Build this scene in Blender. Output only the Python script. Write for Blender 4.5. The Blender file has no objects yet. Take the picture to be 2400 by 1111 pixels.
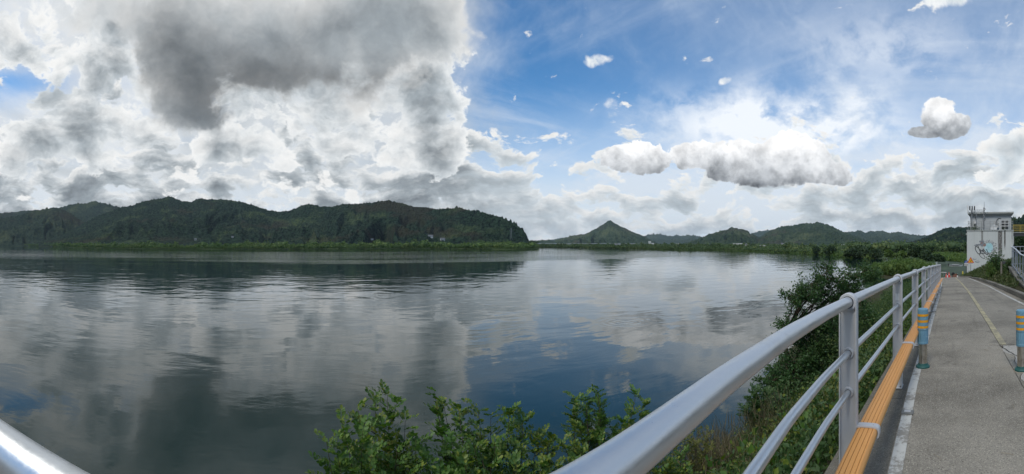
import bpy, bmesh, math, random
import numpy as np
from mathutils import Vector, Matrix

# ------------------------------------------------------------------ frame of reference
# X runs along the path (away to the right), Y out over the river, Z up; the path surface beside the camera is z = 0.
EYE = 1.41            # height of the lens above the path
F = 970.0             # panorama scale: pixels of the photograph per radian
X0, YH = 705.0, 573.0 # photograph column that looks straight across the railing, and the row of the horizon
WATER = -5.60

def phi(px): return (px - X0) / F
def at(px, py, r):
    """Point seen at photograph pixel (px, py), r metres away measured on the ground."""
    a = phi(px)
    return Vector((r*math.sin(a), r*math.cos(a), EYE - r*(py - YH)/F))
def xy(px, r):
    a = phi(px)
    return (r*math.sin(a), r*math.cos(a))

scene = bpy.context.scene
C = scene.collection

# ------------------------------------------------------------------ camera: a cylindrical panorama, 142 degrees wide
cam = bpy.data.cameras.new('camera')
cam.type = 'PANO'
cam.panorama_type = 'CENTRAL_CYLINDRICAL'
cam.central_cylindrical_range_u_min = -1200/F
cam.central_cylindrical_range_u_max = 1200/F
cam.central_cylindrical_range_v_min = (YH - 1111)/F
cam.central_cylindrical_range_v_max = YH/F
cam.central_cylindrical_radius = 1.0
cam.clip_start = 0.02
cam.clip_end = 60000
camo = bpy.data.objects.new('camera', cam)
C.objects.link(camo)
camo.location = (0, 0, EYE)
camo.rotation_euler = (math.pi/2, 0, -phi(1200))
scene.camera = camo

scene.view_settings.view_transform = 'Standard'
scene.view_settings.look = 'None'
scene.view_settings.gamma = 1.0
scene.view_settings.exposure = 0.22
scene.view_settings.use_curve_mapping = False
cy = scene.cycles
cy.max_bounces = 6; cy.diffuse_bounces = 2; cy.glossy_bounces = 4; cy.transmission_bounces = 2
cy.transparent_max_bounces = 8; cy.volume_bounces = 0
cy.caustics_reflective = False; cy.caustics_refractive = False
cy.sample_clamp_indirect = 4.0
cy.use_denoising = True

# ------------------------------------------------------------------ node arithmetic
class S:
    """A shader socket that can be used in formulas."""
    nt = None
    def __init__(s, sock): s.s = sock
    def __add__(a, b): return M('ADD', a, b)
    __radd__ = __add__
    def __sub__(a, b): return M('SUBTRACT', a, b)
    def __rsub__(a, b): return M('SUBTRACT', b, a)
    def __mul__(a, b): return M('MULTIPLY', a, b)
    __rmul__ = __mul__
    def __truediv__(a, b): return M('DIVIDE', a, b)
    def __rtruediv__(a, b): return M('DIVIDE', b, a)

def put(nt, inp, v):
    if isinstance(v, S): nt.links.new(v.s, inp)
    elif v is not None:
        if hasattr(inp.default_value, '__len__') and not hasattr(v, '__len__'): v = (v,)*len(inp.default_value)
        if hasattr(inp.default_value, '__len__') and len(inp.default_value) == 4 and len(v) == 3: v = (*v, 1)
        inp.default_value = v
def M(op, a, b=None, c=None, clamp=False):
    n = S.nt.nodes.new('ShaderNodeMath'); n.operation = op; n.use_clamp = clamp
    for i, v in enumerate((a, b, c)):
        if v is not None: put(S.nt, n.inputs[i], v)
    return S(n.outputs[0])
def VM(op, a, b=None, out=0):
    n = S.nt.nodes.new('ShaderNodeVectorMath'); n.operation = op
    put(S.nt, n.inputs[0], a)
    if b is not None:
        if op == 'SCALE': put(S.nt, n.inputs[3], b)
        else: put(S.nt, n.inputs[1], b)
    return S(n.outputs[out])
def sep(v):
    n = S.nt.nodes.new('ShaderNodeSeparateXYZ'); put(S.nt, n.inputs[0], v)
    return [S(o) for o in n.outputs]
def comb(x, y, z):
    n = S.nt.nodes.new('ShaderNodeCombineXYZ')
    for i, v in enumerate((x, y, z)): put(S.nt, n.inputs[i], v)
    return S(n.outputs[0])
def step(v, a, b, lo=0.0, hi=1.0, smooth=True):
    """Smooth ramp: lo at v = a, hi at v = b."""
    n = S.nt.nodes.new('ShaderNodeMapRange'); n.interpolation_type = 'SMOOTHSTEP' if smooth else 'LINEAR'
    n.clamp = True
    for i, q in enumerate((v, a, b, lo, hi)): put(S.nt, n.inputs[i], q)
    return S(n.outputs[0])
def noise(v, scale, detail=4, rough=.5, lac=2.0, dist=0.0, color=False, dims='3D', norm=True):
    n = S.nt.nodes.new('ShaderNodeTexNoise'); n.noise_dimensions = dims; n.normalize = norm
    put(S.nt, n.inputs['Vector'], v)
    for k, q in (('Scale', scale), ('Detail', detail), ('Roughness', rough), ('Lacunarity', lac), ('Distortion', dist)):
        put(S.nt, n.inputs[k], q)
    return S(n.outputs[1 if color else 0])
def voronoi(v, scale, feature='F1', out=0, smooth=None, rnd=1.0):
    n = S.nt.nodes.new('ShaderNodeTexVoronoi'); n.feature = feature
    put(S.nt, n.inputs['Vector'], v); put(S.nt, n.inputs['Scale'], scale); put(S.nt, n.inputs['Randomness'], rnd)
    if smooth is not None: put(S.nt, n.inputs['Smoothness'], smooth)
    return S(n.outputs[out])
def mix(f, a, b):
    n = S.nt.nodes.new('ShaderNodeMix'); n.data_type = 'RGBA'
    put(S.nt, n.inputs[0], f); put(S.nt, n.inputs[6], a); put(S.nt, n.inputs[7], b)
    return S(n.outputs[2])
def sstep_max(a, b): return M('MAXIMUM', a, b)
cy.use_adaptive_sampling = True; cy.adaptive_threshold = .02

# ------------------------------------------------------------------ world: clear-sky model under broken cloud
SUN_PHI, SUN_EL = math.radians(-92), math.radians(52)   # high on the left, just out of view
world = bpy.data.worlds.new('World'); scene.world = world; world.use_nodes = True
world.cycles.sampling_method = 'MANUAL'; world.cycles.sample_map_resolution = 256
nt = world.node_tree; nt.nodes.clear(); S.nt = nt
out = nt.nodes.new('ShaderNodeOutputWorld'); bg = nt.nodes.new('ShaderNodeBackground')
nt.links.new(bg.outputs[0], out.inputs[0])
sky = nt.nodes.new('ShaderNodeTexSky'); sky.sky_type = 'NISHITA'; sky.sun_disc = False
sky.sun_elevation = SUN_EL; sky.sun_rotation = SUN_PHI
sky.altitude = 50; sky.air_density = 1.0; sky.dust_density = 0.3; sky.ozone_density = 3.0
tc = nt.nodes.new('ShaderNodeTexCoord'); D = S(tc.outputs['Generated'])
dx, dy, dz = sep(D)
hyp = M('SQRT', dx*dx + dy*dy + 1e-6)
T = dz/hyp                                   # tangent of elevation
PH = M('ARCTAN2', dx, dy)                    # bearing
# bearings and elevations are written in the photograph's own scale (970 units per radian)
w3 = noise(D, 4.5, 5, .6, color=True); wx, wy, wz = sep(VM('SUBTRACT', w3, (.5, .5, .5)))
U0 = PH*F + X0; V0 = YH - T*F
U = U0 + wx*210; V = V0 + wy*150
Dw = VM('ADD', D, VM('SCALE', VM('SUBTRACT', w3, (.5, .5, .5)), .10))

def blob(u, v, ru, rv, uu=None, vv=None):
    a = ((uu or U) - u)/ru; b = ((vv or V) - v)/rv
    return M('EXPONENT', (a*a + b*b)*-1.0)
def blobs(*l):
    f = None
    for u, v, ru, rv, a in l:
        g = blob(u, v, ru, rv)*a
        f = g if f is None else f + g
    return f

bank = step(M('COSINE', PH + .62) + wx*.45, .40, .66)     # the cloud bank over the left half of the view
low = step(T, .42, .04)

# thin high cloud and haze
k = 1.0/(M('MAXIMUM', dz, 0.0) + .16)
q = comb(dx*k, dy*k, wz*.6)
ci = noise(VM('MULTIPLY', q, (.55, 1.5, 1.0)), 1.0, 6, .62, dist=.5)
ci2 = noise(VM('MULTIPLY', q, (1.7, .5, 1.0)), 1.0, 6, .60, dist=.8)
veil = step(PH, .50, 1.45)*.26 + step(T, .40, .10)*.66
cirrus = M('MINIMUM', step(ci, .42, .80)*.55 + step(ci2, .44, .80)*.50 + veil, .94)
blue = VM('MULTIPLY', S(sky.outputs[0]), (.056, .104, .128))
base = mix(cirrus, blue, (.62, .69, .78))
base = mix(bank*(1.0 - blob(25, 185, 80, 55)*.95)*(.80 + step(ci, .35, .65)*.2), base, mix(step(ci2, .3, .7), (.48, .515, .54), (.70, .725, .745)))
wisp = noise(VM('MULTIPLY', Dw, (1, 1, 1.6)), 8.0, 6, .6)
base = mix(M('MINIMUM', (blob(1790, 285, 230, 65)*1.25 + blob(1960, 330, 170, 90)*.7 + blob(2060, 110, 200, 90)*.5)*step(wisp, .34, .58), .95), base, (.82, .86, .91))

def layer(base, scale, squash, cover, white, grey, lift, detail, amp=2.6, soft=.14, full=.55, seed=0.0, dark=None, rough=.55, body=.35, rim=.0):
    """One tier of cloud. What lies above a point, towards the sun, takes its light: heads are white, undersides grey."""
    p = VM('MULTIPLY', VM('ADD', Dw, (seed, seed*.7, 0)), (1, 1, squash))
    up = VM('ADD', p, (-.25*lift/scale, -.2*lift/scale, lift/scale))
    n = noise(p, scale, detail, rough); nu = noise(up, scale, max(detail - 1, 2), rough)
    d = (n - .5)*amp + cover
    sh = (nu - .5)*amp + cover + d*body
    al = step(d, 0.0, soft)
    th = step(sh, -.22, full)
    l = white - th*(white - grey) + (n - nu)*rim
    if dark is not None: l = l*(1.0 - dark)
    l = M('MAXIMUM', l, .06)
    col = VM('MULTIPLY', comb(l, l, l), mix(th, (1.0, 1.0, .985), (.86, .97, 1.05)))
    return mix(al, base, col)

# far rows of small cloud along the horizon, then the middle tiers, then the great dark cloud overhead
rt = 1.0 - bank
base = mix(step(T, .21, .07)*.80, base, (.64, .70, .76))
base = layer(base, 11.0, 2.3, low*.60 + bank*.22 - .40 + blobs((2250, 430, 260, 70, .35), (1150, 400, 140, 120, .2)), .88, .27 + rt*.20, .36, 6, seed=3.1, soft=.18, full=.80, rim=-.6)
base = layer(base, 7.2, 1.6, bank*.62 - .40 - rt*.20 - step(T, .26, .09)*.55*bank - step(T, .12, .03)*.3*rt + blobs((1040, 250, 160, 90, .45), (30, 185, 60, 45, -.8), (1250, 60, 120, 120, -.4), (2360, 350, 120, 80, .75), (2200, 430, 240, 40, .55), (1700, 480, 300, 25, .30)), .92, .23 + rt*.27, .36, 7, seed=1.7, soft=.14, full=.95, rim=-.7, rough=.57)
dk = M('MINIMUM', blobs((500, 275, 170, 90, .55), (560, 170, 240, 80, .40), (840, 190, 190, 55, .45), (380, 100, 90, 110, .22), (640, 60, 330, 110, .18)), .72)
base = layer(base, 3.1, 1.25, blobs((640, 60, 370, 140, .92), (1000, 40, 190, 110, .48), (660, 180, 330, 70, .45), (470, 290, 150, 55, .80), (60, 20, 240, 90, .62), (60, 230, 190, 40, .40), (870, 260, 130, 50, .3), (300, 170, 60, 120, -.25)) - .52, .82, .30, .42, 7, amp=3.1, soft=.34, full=1.35, seed=.3, dark=dk, body=.7, rim=-.8, rough=.57)

# heaped clouds on the right: white heads, grey flat bases
def puffs(*l):
    f = None
    for u, v, ru, up, dn in l:
        a = (U0 + wx*70 - u)/ru
        b = V0 + wy*50 - v
        b = M('MAXIMUM', b/dn, b*(-1.0/up))
        g = 1.0 - (a*a + b*b)
        f = g if f is None else M('MAXIMUM', f, g)
    return M('MAXIMUM', f, -1.5)
base = layer(base, 13.0, 1.1, puffs((1393, 143, 44, 24, 20), (1698, 190, 22, 14, 12), (1430, 270, 28, 36, 16), (2220, 0, 80, 40, 24))*.8 - .25, .90, .62, .5, 6, amp=3.4, soft=.7, full=1.6, seed=5.2)
lump = noise(VM('ADD', D, VM('SCALE', VM('SUBTRACT', w3, (.5, .5, .5)), .05)), 15.0, 7, .60)
lump_up = noise(VM('ADD', D, (-.009, .004, .018)), 15.0, 4, .55)
def heap(base, f, v_top, v_base, grey, white=.92, soft=.16, amp=1.0):
    d = f + (lump - .5)*amp*step(V0, v_base - 55, v_base - 15, 2.9, 1.1)
    t = step(V0 + (lump - .5)*110 + wx*90, v_top, v_base)
    l = white - t*step(d, -.45, .25)*(white - grey) - M('MAXIMUM', lump - lump_up, -.10)*.80
    return mix(step(d, 0.0, soft), base, VM('MULTIPLY', comb(l, l, l), mix(t, (1.0, 1.0, 1.0), (.92, .98, 1.05))))
base = heap(base, puffs((2200, 275, 44, 50, 30), (2235, 300, 40, 34, 26), (2170, 310, 40, 16, 14)), 250, 330, .36, .88, .28, 1.25)
base = heap(base, puffs((1452, 372, 44, 30, 28), (1512, 378, 70, 48, 38), (1640, 368, 100, 40, 34), (1740, 375, 100, 54, 56), (1840, 385, 100, 74, 60), (1925, 415, 80, 36, 26)), 330, 445, .27, .95, .14, 1.2)
put(nt, bg.inputs[0], base)
bg.inputs[1].default_value = 1.0

sun = bpy.data.lights.new('sun', 'SUN'); sun.energy = 1.9; sun.angle = math.radians(14); sun.color = (1.0, .95, .87)
suno = bpy.data.objects.new('sun', sun); C.objects.link(suno)
sd = Vector((math.sin(SUN_PHI)*math.cos(SUN_EL), math.cos(SUN_PHI)*math.cos(SUN_EL), math.sin(SUN_EL)))
suno.rotation_euler = sd.to_track_quat('Z', 'Y').to_euler()
suno.location = (0, 0, 50)

# ------------------------------------------------------------------ helpers
rng = np.random.default_rng(7); random.seed(7)
def tag(o, label=None, cat=None, group=None, kind=None):
    if label: o['label'] = label
    if cat: o['category'] = cat
    if group: o['group'] = group
    if kind: o['kind'] = kind
    return o
def empty(name, loc=(0, 0, 0), rz=0.0):
    o = bpy.data.objects.new(name, None); C.objects.link(o)
    o.location = loc; o.rotation_euler = (0, 0, rz); o.empty_display_size = .2
    return o
def link(name, me, mat, parent=None, smooth=False):
    o = bpy.data.objects.new(name, me); C.objects.link(o)
    if mat is not None and not me.materials: me.materials.append(mat)
    if smooth: me.shade_smooth()
    if parent is not None: o.parent = parent
    return o
def mesh_np(name, verts, quads=None, tris=None):
    """Mesh straight from arrays (fast for large ones)."""
    me = bpy.data.meshes.new(name)
    verts = np.asarray(verts, np.float32)
    me.vertices.add(len(verts)); me.vertices.foreach_set('co', verts.ravel())
    loops, starts, n = [], [], 0
    for f, k_ in ((quads, 4), (tris, 3)):
        if f is None or len(f) == 0: continue
        f = np.asarray(f, np.int32); loops.append(f.ravel()); starts.append(n + np.arange(len(f))*k_); n += f.size
    lo = np.concatenate(loops); st = np.concatenate(starts).astype(np.int32)
    me.loops.add(len(lo)); me.loops.foreach_set('vertex_index', lo)
    me.polygons.add(len(st)); me.polygons.foreach_set('loop_start', st)
    me.update(calc_edges=True); me.validate()
    return me
def grid_quads(nu, nv):
    i, j = np.meshgrid(np.arange(nu - 1), np.arange(nv - 1), indexing='ij')
    a = i*nv + j
    return np.stack([a, a + nv, a + nv + 1, a + 1], -1).reshape(-1, 4)

def vnoise(x, y, seed=0):
    """Smooth lattice noise in [-1, 1], vectorised."""
    xi, yi = np.floor(x).astype(np.int64), np.floor(y).astype(np.int64)
    fx, fy = x - xi, y - yi
    def h(a, b):
        n = (a*374761393 + b*668265263 + seed*1274126177) & 0x7fffffff
        n = ((n ^ (n >> 13))*1274126177) & 0x7fffffff
        return ((n ^ (n >> 16)) & 0xffff)/32767.5 - 1
    sx, sy = fx*fx*fx*(fx*(fx*6 - 15) + 10), fy*fy*fy*(fy*(fy*6 - 15) + 10)
    a, b = h(xi, yi), h(xi + 1, yi); c, d = h(xi, yi + 1), h(xi + 1, yi + 1)
    return (a*(1 - sx) + b*sx)*(1 - sy) + (c*(1 - sx) + d*sx)*sy
def fbm(x, y, oct=4, seed=0, gain=.5):
    s, a = 0, 1.0
    for i in range(oct):
        s = s + a*vnoise(x*2**i, y*2**i, seed + i*17); a *= gain
    return s

class MB:
    """Collects shapes into one mesh."""
    def __init__(s): s.v, s.f = [], []
    def add(s, v, f):
        n = len(s.v); s.v += [tuple(p) for p in v]; s.f += [tuple(n + i for i in q_) for q_ in f]; return s
    def box(s, c, d, rz=0.0, bev=0.0):
        hx, hy, hz = d[0]/2, d[1]/2, d[2]/2
        b = min(bev, hx*.45, hy*.45, hz*.45)
        ca, sa = math.cos(rz), math.sin(rz)
        if b <= 0:
            P = [(x, y, z) for z in (-hz, hz) for x, y in ((-hx, -hy), (hx, -hy), (hx, hy), (-hx, hy))]
            Fs = [(3, 2, 1, 0), (4, 5, 6, 7), (0, 1, 5, 4), (1, 2, 6, 5), (2, 3, 7, 6), (3, 0, 4, 7)]
        else:   # chamfered along every edge: three stacked rings
            def ring(ix, z): return [(-hx + ix, -hy + ix, z), (hx - ix, -hy + ix, z), (hx - ix, hy - ix, z), (-hx + ix, hy - ix, z)]
            def oct_(z):
                return [(-hx + b, -hy, z), (hx - b, -hy, z), (hx, -hy + b, z), (hx, hy - b, z), (hx - b, hy, z), (-hx + b, hy, z), (-hx, hy - b, z), (-hx, -hy + b, z)]
            def cap(z):
                e = b
                return [(-hx + b, -hy + e, z), (hx - b, -hy + e, z), (hx - e, -hy + b, z), (hx - e, hy - b, z), (hx - b, hy - e, z), (-hx + b, hy - e, z), (-hx + e, hy - b, z), (-hx + e, -hy + b, z)]
            P = cap(-hz) + oct_(-hz + b) + oct_(hz - b) + cap(hz)
            Fs = [tuple(range(7, -1, -1)), tuple(range(24, 32))]
            for r_ in range(3):
                for i in range(8):
                    j = (i + 1) % 8; Fs.append((r_*8 + i, r_*8 + j, r_*8 + 8 + j, r_*8 + 8 + i))
        return s.add([(c[0] + x*ca - y*sa, c[1] + x*sa + y*ca, c[2] + z) for x, y, z in P], Fs)
    def tube(s, pts, r, n=10, cap=True):
        pts = [Vector(p) for p in pts]; m = len(pts)
        rr = r if hasattr(r, '__len__') else [r]*m
        prev = None; V = []
        for i, p in enumerate(pts):
            t = (pts[min(i + 1, m - 1)] - pts[max(i - 1, 0)]).normalized()
            if prev is None:
                a = t.orthogonal().normalized()
                if abs(t.z) < .9: a = Vector((0, 0, 1)) - t*t.z; a.normalize()
            else:
                a = prev - t*prev.dot(t)
                a = a.normalized() if a.length > 1e-6 else t.orthogonal().normalized()
            prev = a; b = t.cross(a)
            V += [p + (a*math.cos(2*math.pi*k_/n) + b*math.sin(2*math.pi*k_/n))*rr[i] for k_ in range(n)]
        Fs = [(i*n + k_, i*n + (k_ + 1) % n, (i + 1)*n + (k_ + 1) % n, (i + 1)*n + k_) for i in range(m - 1) for k_ in range(n)]
        if cap: Fs += [tuple(range(n - 1, -1, -1)), tuple(range((m - 1)*n, m*n))]
        return s.add(V, Fs)
    def lathe(s, prof, c=(0, 0, 0), n=20, cap=True):
        V = [(c[0] + r_*math.cos(2*math.pi*k_/n), c[1] + r_*math.sin(2*math.pi*k_/n), c[2] + z) for r_, z in prof for k_ in range(n)]
        m = len(prof)
        Fs = [(i*n + k_, i*n + (k_ + 1) % n, (i + 1)*n + (k_ + 1) % n, (i + 1)*n + k_) for i in range(m - 1) for k_ in range(n)]
        if cap: Fs += [tuple(range(n - 1, -1, -1)), tuple(range((m - 1)*n, m*n))]
        return s.add(V, Fs)
    def prism(s, poly, to3, t0, t1):
        """Polygon in 2D, extruded; to3(u, v, t) gives the point."""
        n = len(poly)
        V = [to3(u, v, t0) for u, v in poly] + [to3(u, v, t1) for u, v in poly]
        return s.add(V, [tuple(range(n - 1, -1, -1)), tuple(range(n, 2*n))] + [(i, (i + 1) % n, n + (i + 1) % n, n + i) for i in range(n)])
    def mesh(s, name):
        me = bpy.data.meshes.new(name); me.from_pydata(s.v, [], s.f); me.update()
        bm = bmesh.new(); bm.from_mesh(me); bmesh.ops.recalc_face_normals(bm, faces=bm.faces); bm.to_mesh(me); bm.free()
        return me
    def build(s, name, mat, parent=None, smooth=False):
        o = link(name, s.mesh(name), mat, parent)
        if smooth: o.data.set_sharp_from_angle(angle=math.radians(38))
        return o

# ------------------------------------------------------------------ materials
def material(name):
    m = bpy.data.materials.new(name); m.use_nodes = True
    m.node_tree.nodes.clear(); S.nt = m.node_tree
    o = m.node_tree.nodes.new('ShaderNodeOutputMaterial')
    b = m.node_tree.nodes.new('ShaderNodeBsdfPrincipled')
    m.node_tree.links.new(b.outputs[0], o.inputs[0])
    return m, b
def P3(): n = S.nt.nodes.new('ShaderNodeNewGeometry'); return S(n.outputs['Position'])
def OC(): n = S.nt.nodes.new('ShaderNodeTexCoord'); return S(n.outputs['Object'])
def rand_obj(): n = S.nt.nodes.new('ShaderNodeObjectInfo'); return S(n.outputs['Random'])
def rand_isl(): n = S.nt.nodes.new('ShaderNodeNewGeometry'); return S(n.outputs['Random Per Island'])
def bump(h, strength=.5, dist=.01, normal=None):
    n = S.nt.nodes.new('ShaderNodeBump'); put(S.nt, n.inputs['Height'], h)
    n.inputs['Strength'].default_value = strength; n.inputs['Distance'].default_value = dist
    if normal is not None: put(S.nt, n.inputs['Normal'], normal)
    return S(n.outputs[0])
def setp(b, **kw):
    for k_, v in kw.items(): put(S.nt, b.inputs[k_.replace('_', ' ')], v)
def simple(name, col, rough=.6, metal=0.0, var=.12, scale=6.0, spec=.4, wear=None, bumpy=0.0):
    m, b = material(name); p = OC()
    n = noise(p, scale, 5, .6)
    c = mix(n, tuple(x*(1 - var) for x in col), tuple(min(x*(1 + var), 1) for x in col))
    if wear:
        c = mix(step(noise(p, scale*2.3, 6, .65), wear[1], wear[1] + .08), c, wear[0])
    setp(b, Base_Color=c, Roughness=step(n, .2, .8, max(rough - .08, .05), min(rough + .08, 1)), Metallic=metal)
    put(S.nt, b.inputs['Specular IOR Level'], spec)
    if bumpy: setp(b, Normal=bump(noise(p, scale*8, 4, .6), bumpy, .004))
    return m

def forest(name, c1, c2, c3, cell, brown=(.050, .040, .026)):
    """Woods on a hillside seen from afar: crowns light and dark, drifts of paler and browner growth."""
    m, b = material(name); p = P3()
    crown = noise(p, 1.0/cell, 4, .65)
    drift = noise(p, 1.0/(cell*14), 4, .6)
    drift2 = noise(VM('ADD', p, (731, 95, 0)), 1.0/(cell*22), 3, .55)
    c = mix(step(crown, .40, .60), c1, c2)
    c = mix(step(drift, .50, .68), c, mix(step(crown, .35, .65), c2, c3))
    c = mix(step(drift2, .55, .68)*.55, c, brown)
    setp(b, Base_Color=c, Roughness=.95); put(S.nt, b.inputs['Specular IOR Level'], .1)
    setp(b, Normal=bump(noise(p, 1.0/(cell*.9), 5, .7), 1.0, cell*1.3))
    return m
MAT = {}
MAT['forest_near'] = forest('forest_near', (.0035, .012, .0095), (.028, .056, .033), (.078, .105, .042), 9.0)  # dark pine, darkened further: the left hill's cloud shadow is in the colour
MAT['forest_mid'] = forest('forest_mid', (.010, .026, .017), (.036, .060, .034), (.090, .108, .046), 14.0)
MAT['forest_right_sunlit'] = forest('forest_right_sunlit', (.018, .040, .026), (.064, .096, .054), (.115, .138, .070), 15.0, (.085, .075, .058))  # paler forest for the right hills: sunlight put into the albedo
MAT['forest_far'] = forest('forest_far', (.034, .060, .042), (.058, .088, .058), (.080, .108, .062), 30.0)  # distant right hills, lightened too: sunshine mixed into their colour

def leafy(name, c1, c2, c3=None, rough=.55, trans=.25, tint=None):
    """Leaves: each one its own shade, a little light coming through."""
    m, b = material(name); nt_ = S.nt
    r_ = M('MULTIPLY_ADD', rand_isl(), .6, noise(P3(), (tint or .8)*14, 2, .6)*.4)
    big = noise(P3(), tint or .8, 2, .5)
    c = mix(r_, c1, c2)
    if c3: c = mix(step(r_*.5 + big*.75, .62, .86), c, c3)
    c = mix(step(big, .3, .7)*.35, c, tuple(x*.55 for x in c1))
    setp(b, Base_Color=c, Roughness=rough); put(nt_, b.inputs['Specular IOR Level'], .35)
    if trans:
        o = [n for n in nt_.nodes if n.type == 'OUTPUT_MATERIAL'][0]
        tr = nt_.nodes.new('ShaderNodeBsdfTranslucent'); put(nt_, tr.inputs[0], VM('MULTIPLY', c, (1.5, 1.7, .9)))
        mx = nt_.nodes.new('ShaderNodeMixShader'); mx.inputs[0].default_value = trans
        nt_.links.new(b.outputs[0], mx.inputs[1]); nt_.links.new(tr.outputs[0], mx.inputs[2]); nt_.links.new(mx.outputs[0], o.inputs[0])
    return m
MAT['leaf_locust'] = leafy('leaf_locust', (0.0466, 0.1096, 0.0216), (0.1057, 0.1985, 0.0324), (0.2219, 0.2457, 0.0270), .5, .25, 1.6)
MAT['leaf_tree'] = leafy('leaf_tree', (0.0223, 0.0600, 0.0174), (0.0542, 0.1167, 0.0319), (0.0878, 0.1501, 0.0406), .55, .25, .9)
MAT['leaf_thicket'] = leafy('leaf_thicket', (0.0270, 0.0638, 0.0195), (0.0648, 0.1237, 0.0360), (0.1260, 0.1650, 0.0450), .6, .2, .5)
MAT['leaf_weed'] = leafy('leaf_weed', (0.0345, 0.0633, 0.0207), (0.0805, 0.1092, 0.0345), (0.1495, 0.1380, 0.0690), .7, .2, 1.2)
MAT['leaf_yellow'] = leafy('leaf_yellow', (.085, .105, .020), (.150, .160, .035), (.170, .150, .050), .6, .25, 2.0)
MAT['grass_dry'] = leafy('grass_dry', (.110, .090, .055), (.190, .155, .100), (.060, .080, .030), .8, .2, 1.0)
MAT['leaf_willow'] = leafy('leaf_willow', (0.0547, 0.1088, 0.0243), (0.1094, 0.1755, 0.0405), (0.1550, 0.2106, 0.0486), .7, .2, .08)
MAT['leaf_dark'] = leafy('leaf_dark', (0.0180, 0.0420, 0.0180), (0.0450, 0.0825, 0.0300), (0.0630, 0.0990, 0.0360), .7, .15, .10)
MAT['leaf_shore'] = leafy('leaf_shore', (0.0497, 0.1028, 0.0251), (0.1192, 0.1914, 0.0451), (0.1863, 0.2392, 0.0602), .7, .15, .02)
MAT['leaf_shore_far'] = leafy('leaf_shore_far', (0.0416, 0.0832, 0.0317), (0.0915, 0.1456, 0.0493), (0.1768, 0.2184, 0.0704), .7, .15, .012)
MAT['bark'] = simple('bark', (.06, .048, .036), .9, scale=9, var=.35, spec=.2)
MAT['twig'] = simple('twig', (.085, .060, .042), .8, scale=20, var=.3, spec=.2)

# ------------------------------------------------------------------ water
def build_water():
    m, b = material('river_water'); p = P3()
    px_, py_, pz_ = sep(p)
    # wind ripples: crests lie across the line of sight of the far bank, long and gently bent
    pw = VM('ADD', p, VM('SCALE', VM('SUBTRACT', noise(p, .05, 3, .5, color=True), (.5, .5, .5)), 10.0))
    a1 = noise(VM('MULTIPLY', pw, (.34, 1.0, 1)), .55, 3, .5)
    a2 = noise(VM('MULTIPLY', VM('ADD', pw, (37, 5, 0)), (.8, .9, 1)), .21, 2, .5)
    a3 = noise(VM('MULTIPLY', p, (.6, 1.0, 1)), 3.2, 3, .55)
    # wind: mid-river is ruffled in streaks, the lee under both banks lies calm with long slow ripples
    gust = noise(VM('MULTIPLY', VM('ADD', p, (120, 60, 0)), (.16, 1.0, 1)), .020, 4, .55)
    yy = py_ + (gust - .5)*190
    wind = M('MULTIPLY', step(yy, 135, 165), step(yy, 440, 370))
    wind = M('MULTIPLY', wind, step(px_ + (gust - .5)*260, 330, 120))
    wind = M('MULTIPLY', M('MAXIMUM', wind, step(gust, .60, .68)*.7), step(noise(VM('MULTIPLY', p, (.12, 1, 1)), .06, 3, .6), .30, .60, .15, 1.0))
    d = M('SQRT', px_*px_ + py_*py_)
    swell = step(d, 8, 45, .35, 1.0)
    h = (a1 - .5)*.030*swell + (a2 - .5)*.095*swell + (a3 - .5)*.0022
    h = h*step(gust, .34, .56, .45, 1.1) + M('MULTIPLY', (noise(VM('MULTIPLY', p, (.55, 1, 1)), 1.5, 3, .6) - .5)*.10, wind)
    # a fish has just risen: rings spreading
    c = at(1465, 755, 37.4)
    rx, ry = px_ - c.x, py_ - c.y
    rr = M('SQRT', rx*rx + ry*ry)
    h = h + M('MULTIPLY', M('SINE', rr*9.0), step(rr, 3.6, .5))*.006
    setp(b, Base_Color=(.0060, .021, .0185), Roughness=.02, IOR=1.42, Normal=bump(h, 1.0, 1.0))
    put(S.nt, b.inputs['Specular IOR Level'], .5)
    # two sheets of the same water: fine strip near, the rest to the horizon
    th = np.linspace(0, 2*math.pi, 97)[:-1]
    rad = np.array([3, 6, 12, 25, 50, 100, 200, 400, 800, 1600, 4000, 9500.])
    V = [(r_*math.sin(t), r_*math.cos(t), WATER) for r_ in rad for t in th]
    n = len(th)
    Q = [(i*n + j, i*n + (j + 1) % n, (i + 1)*n + (j + 1) % n, (i + 1)*n + j) for i in range(len(rad) - 1) for j in range(n)]
    me = mesh_np('river', V, [q_[::-1] for q_ in Q])
    o = link('river', me, m); tag(o, kind='structure')
    if o.data.polygons[0].normal.z < 0: o.data.flip_normals()
build_water()

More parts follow.
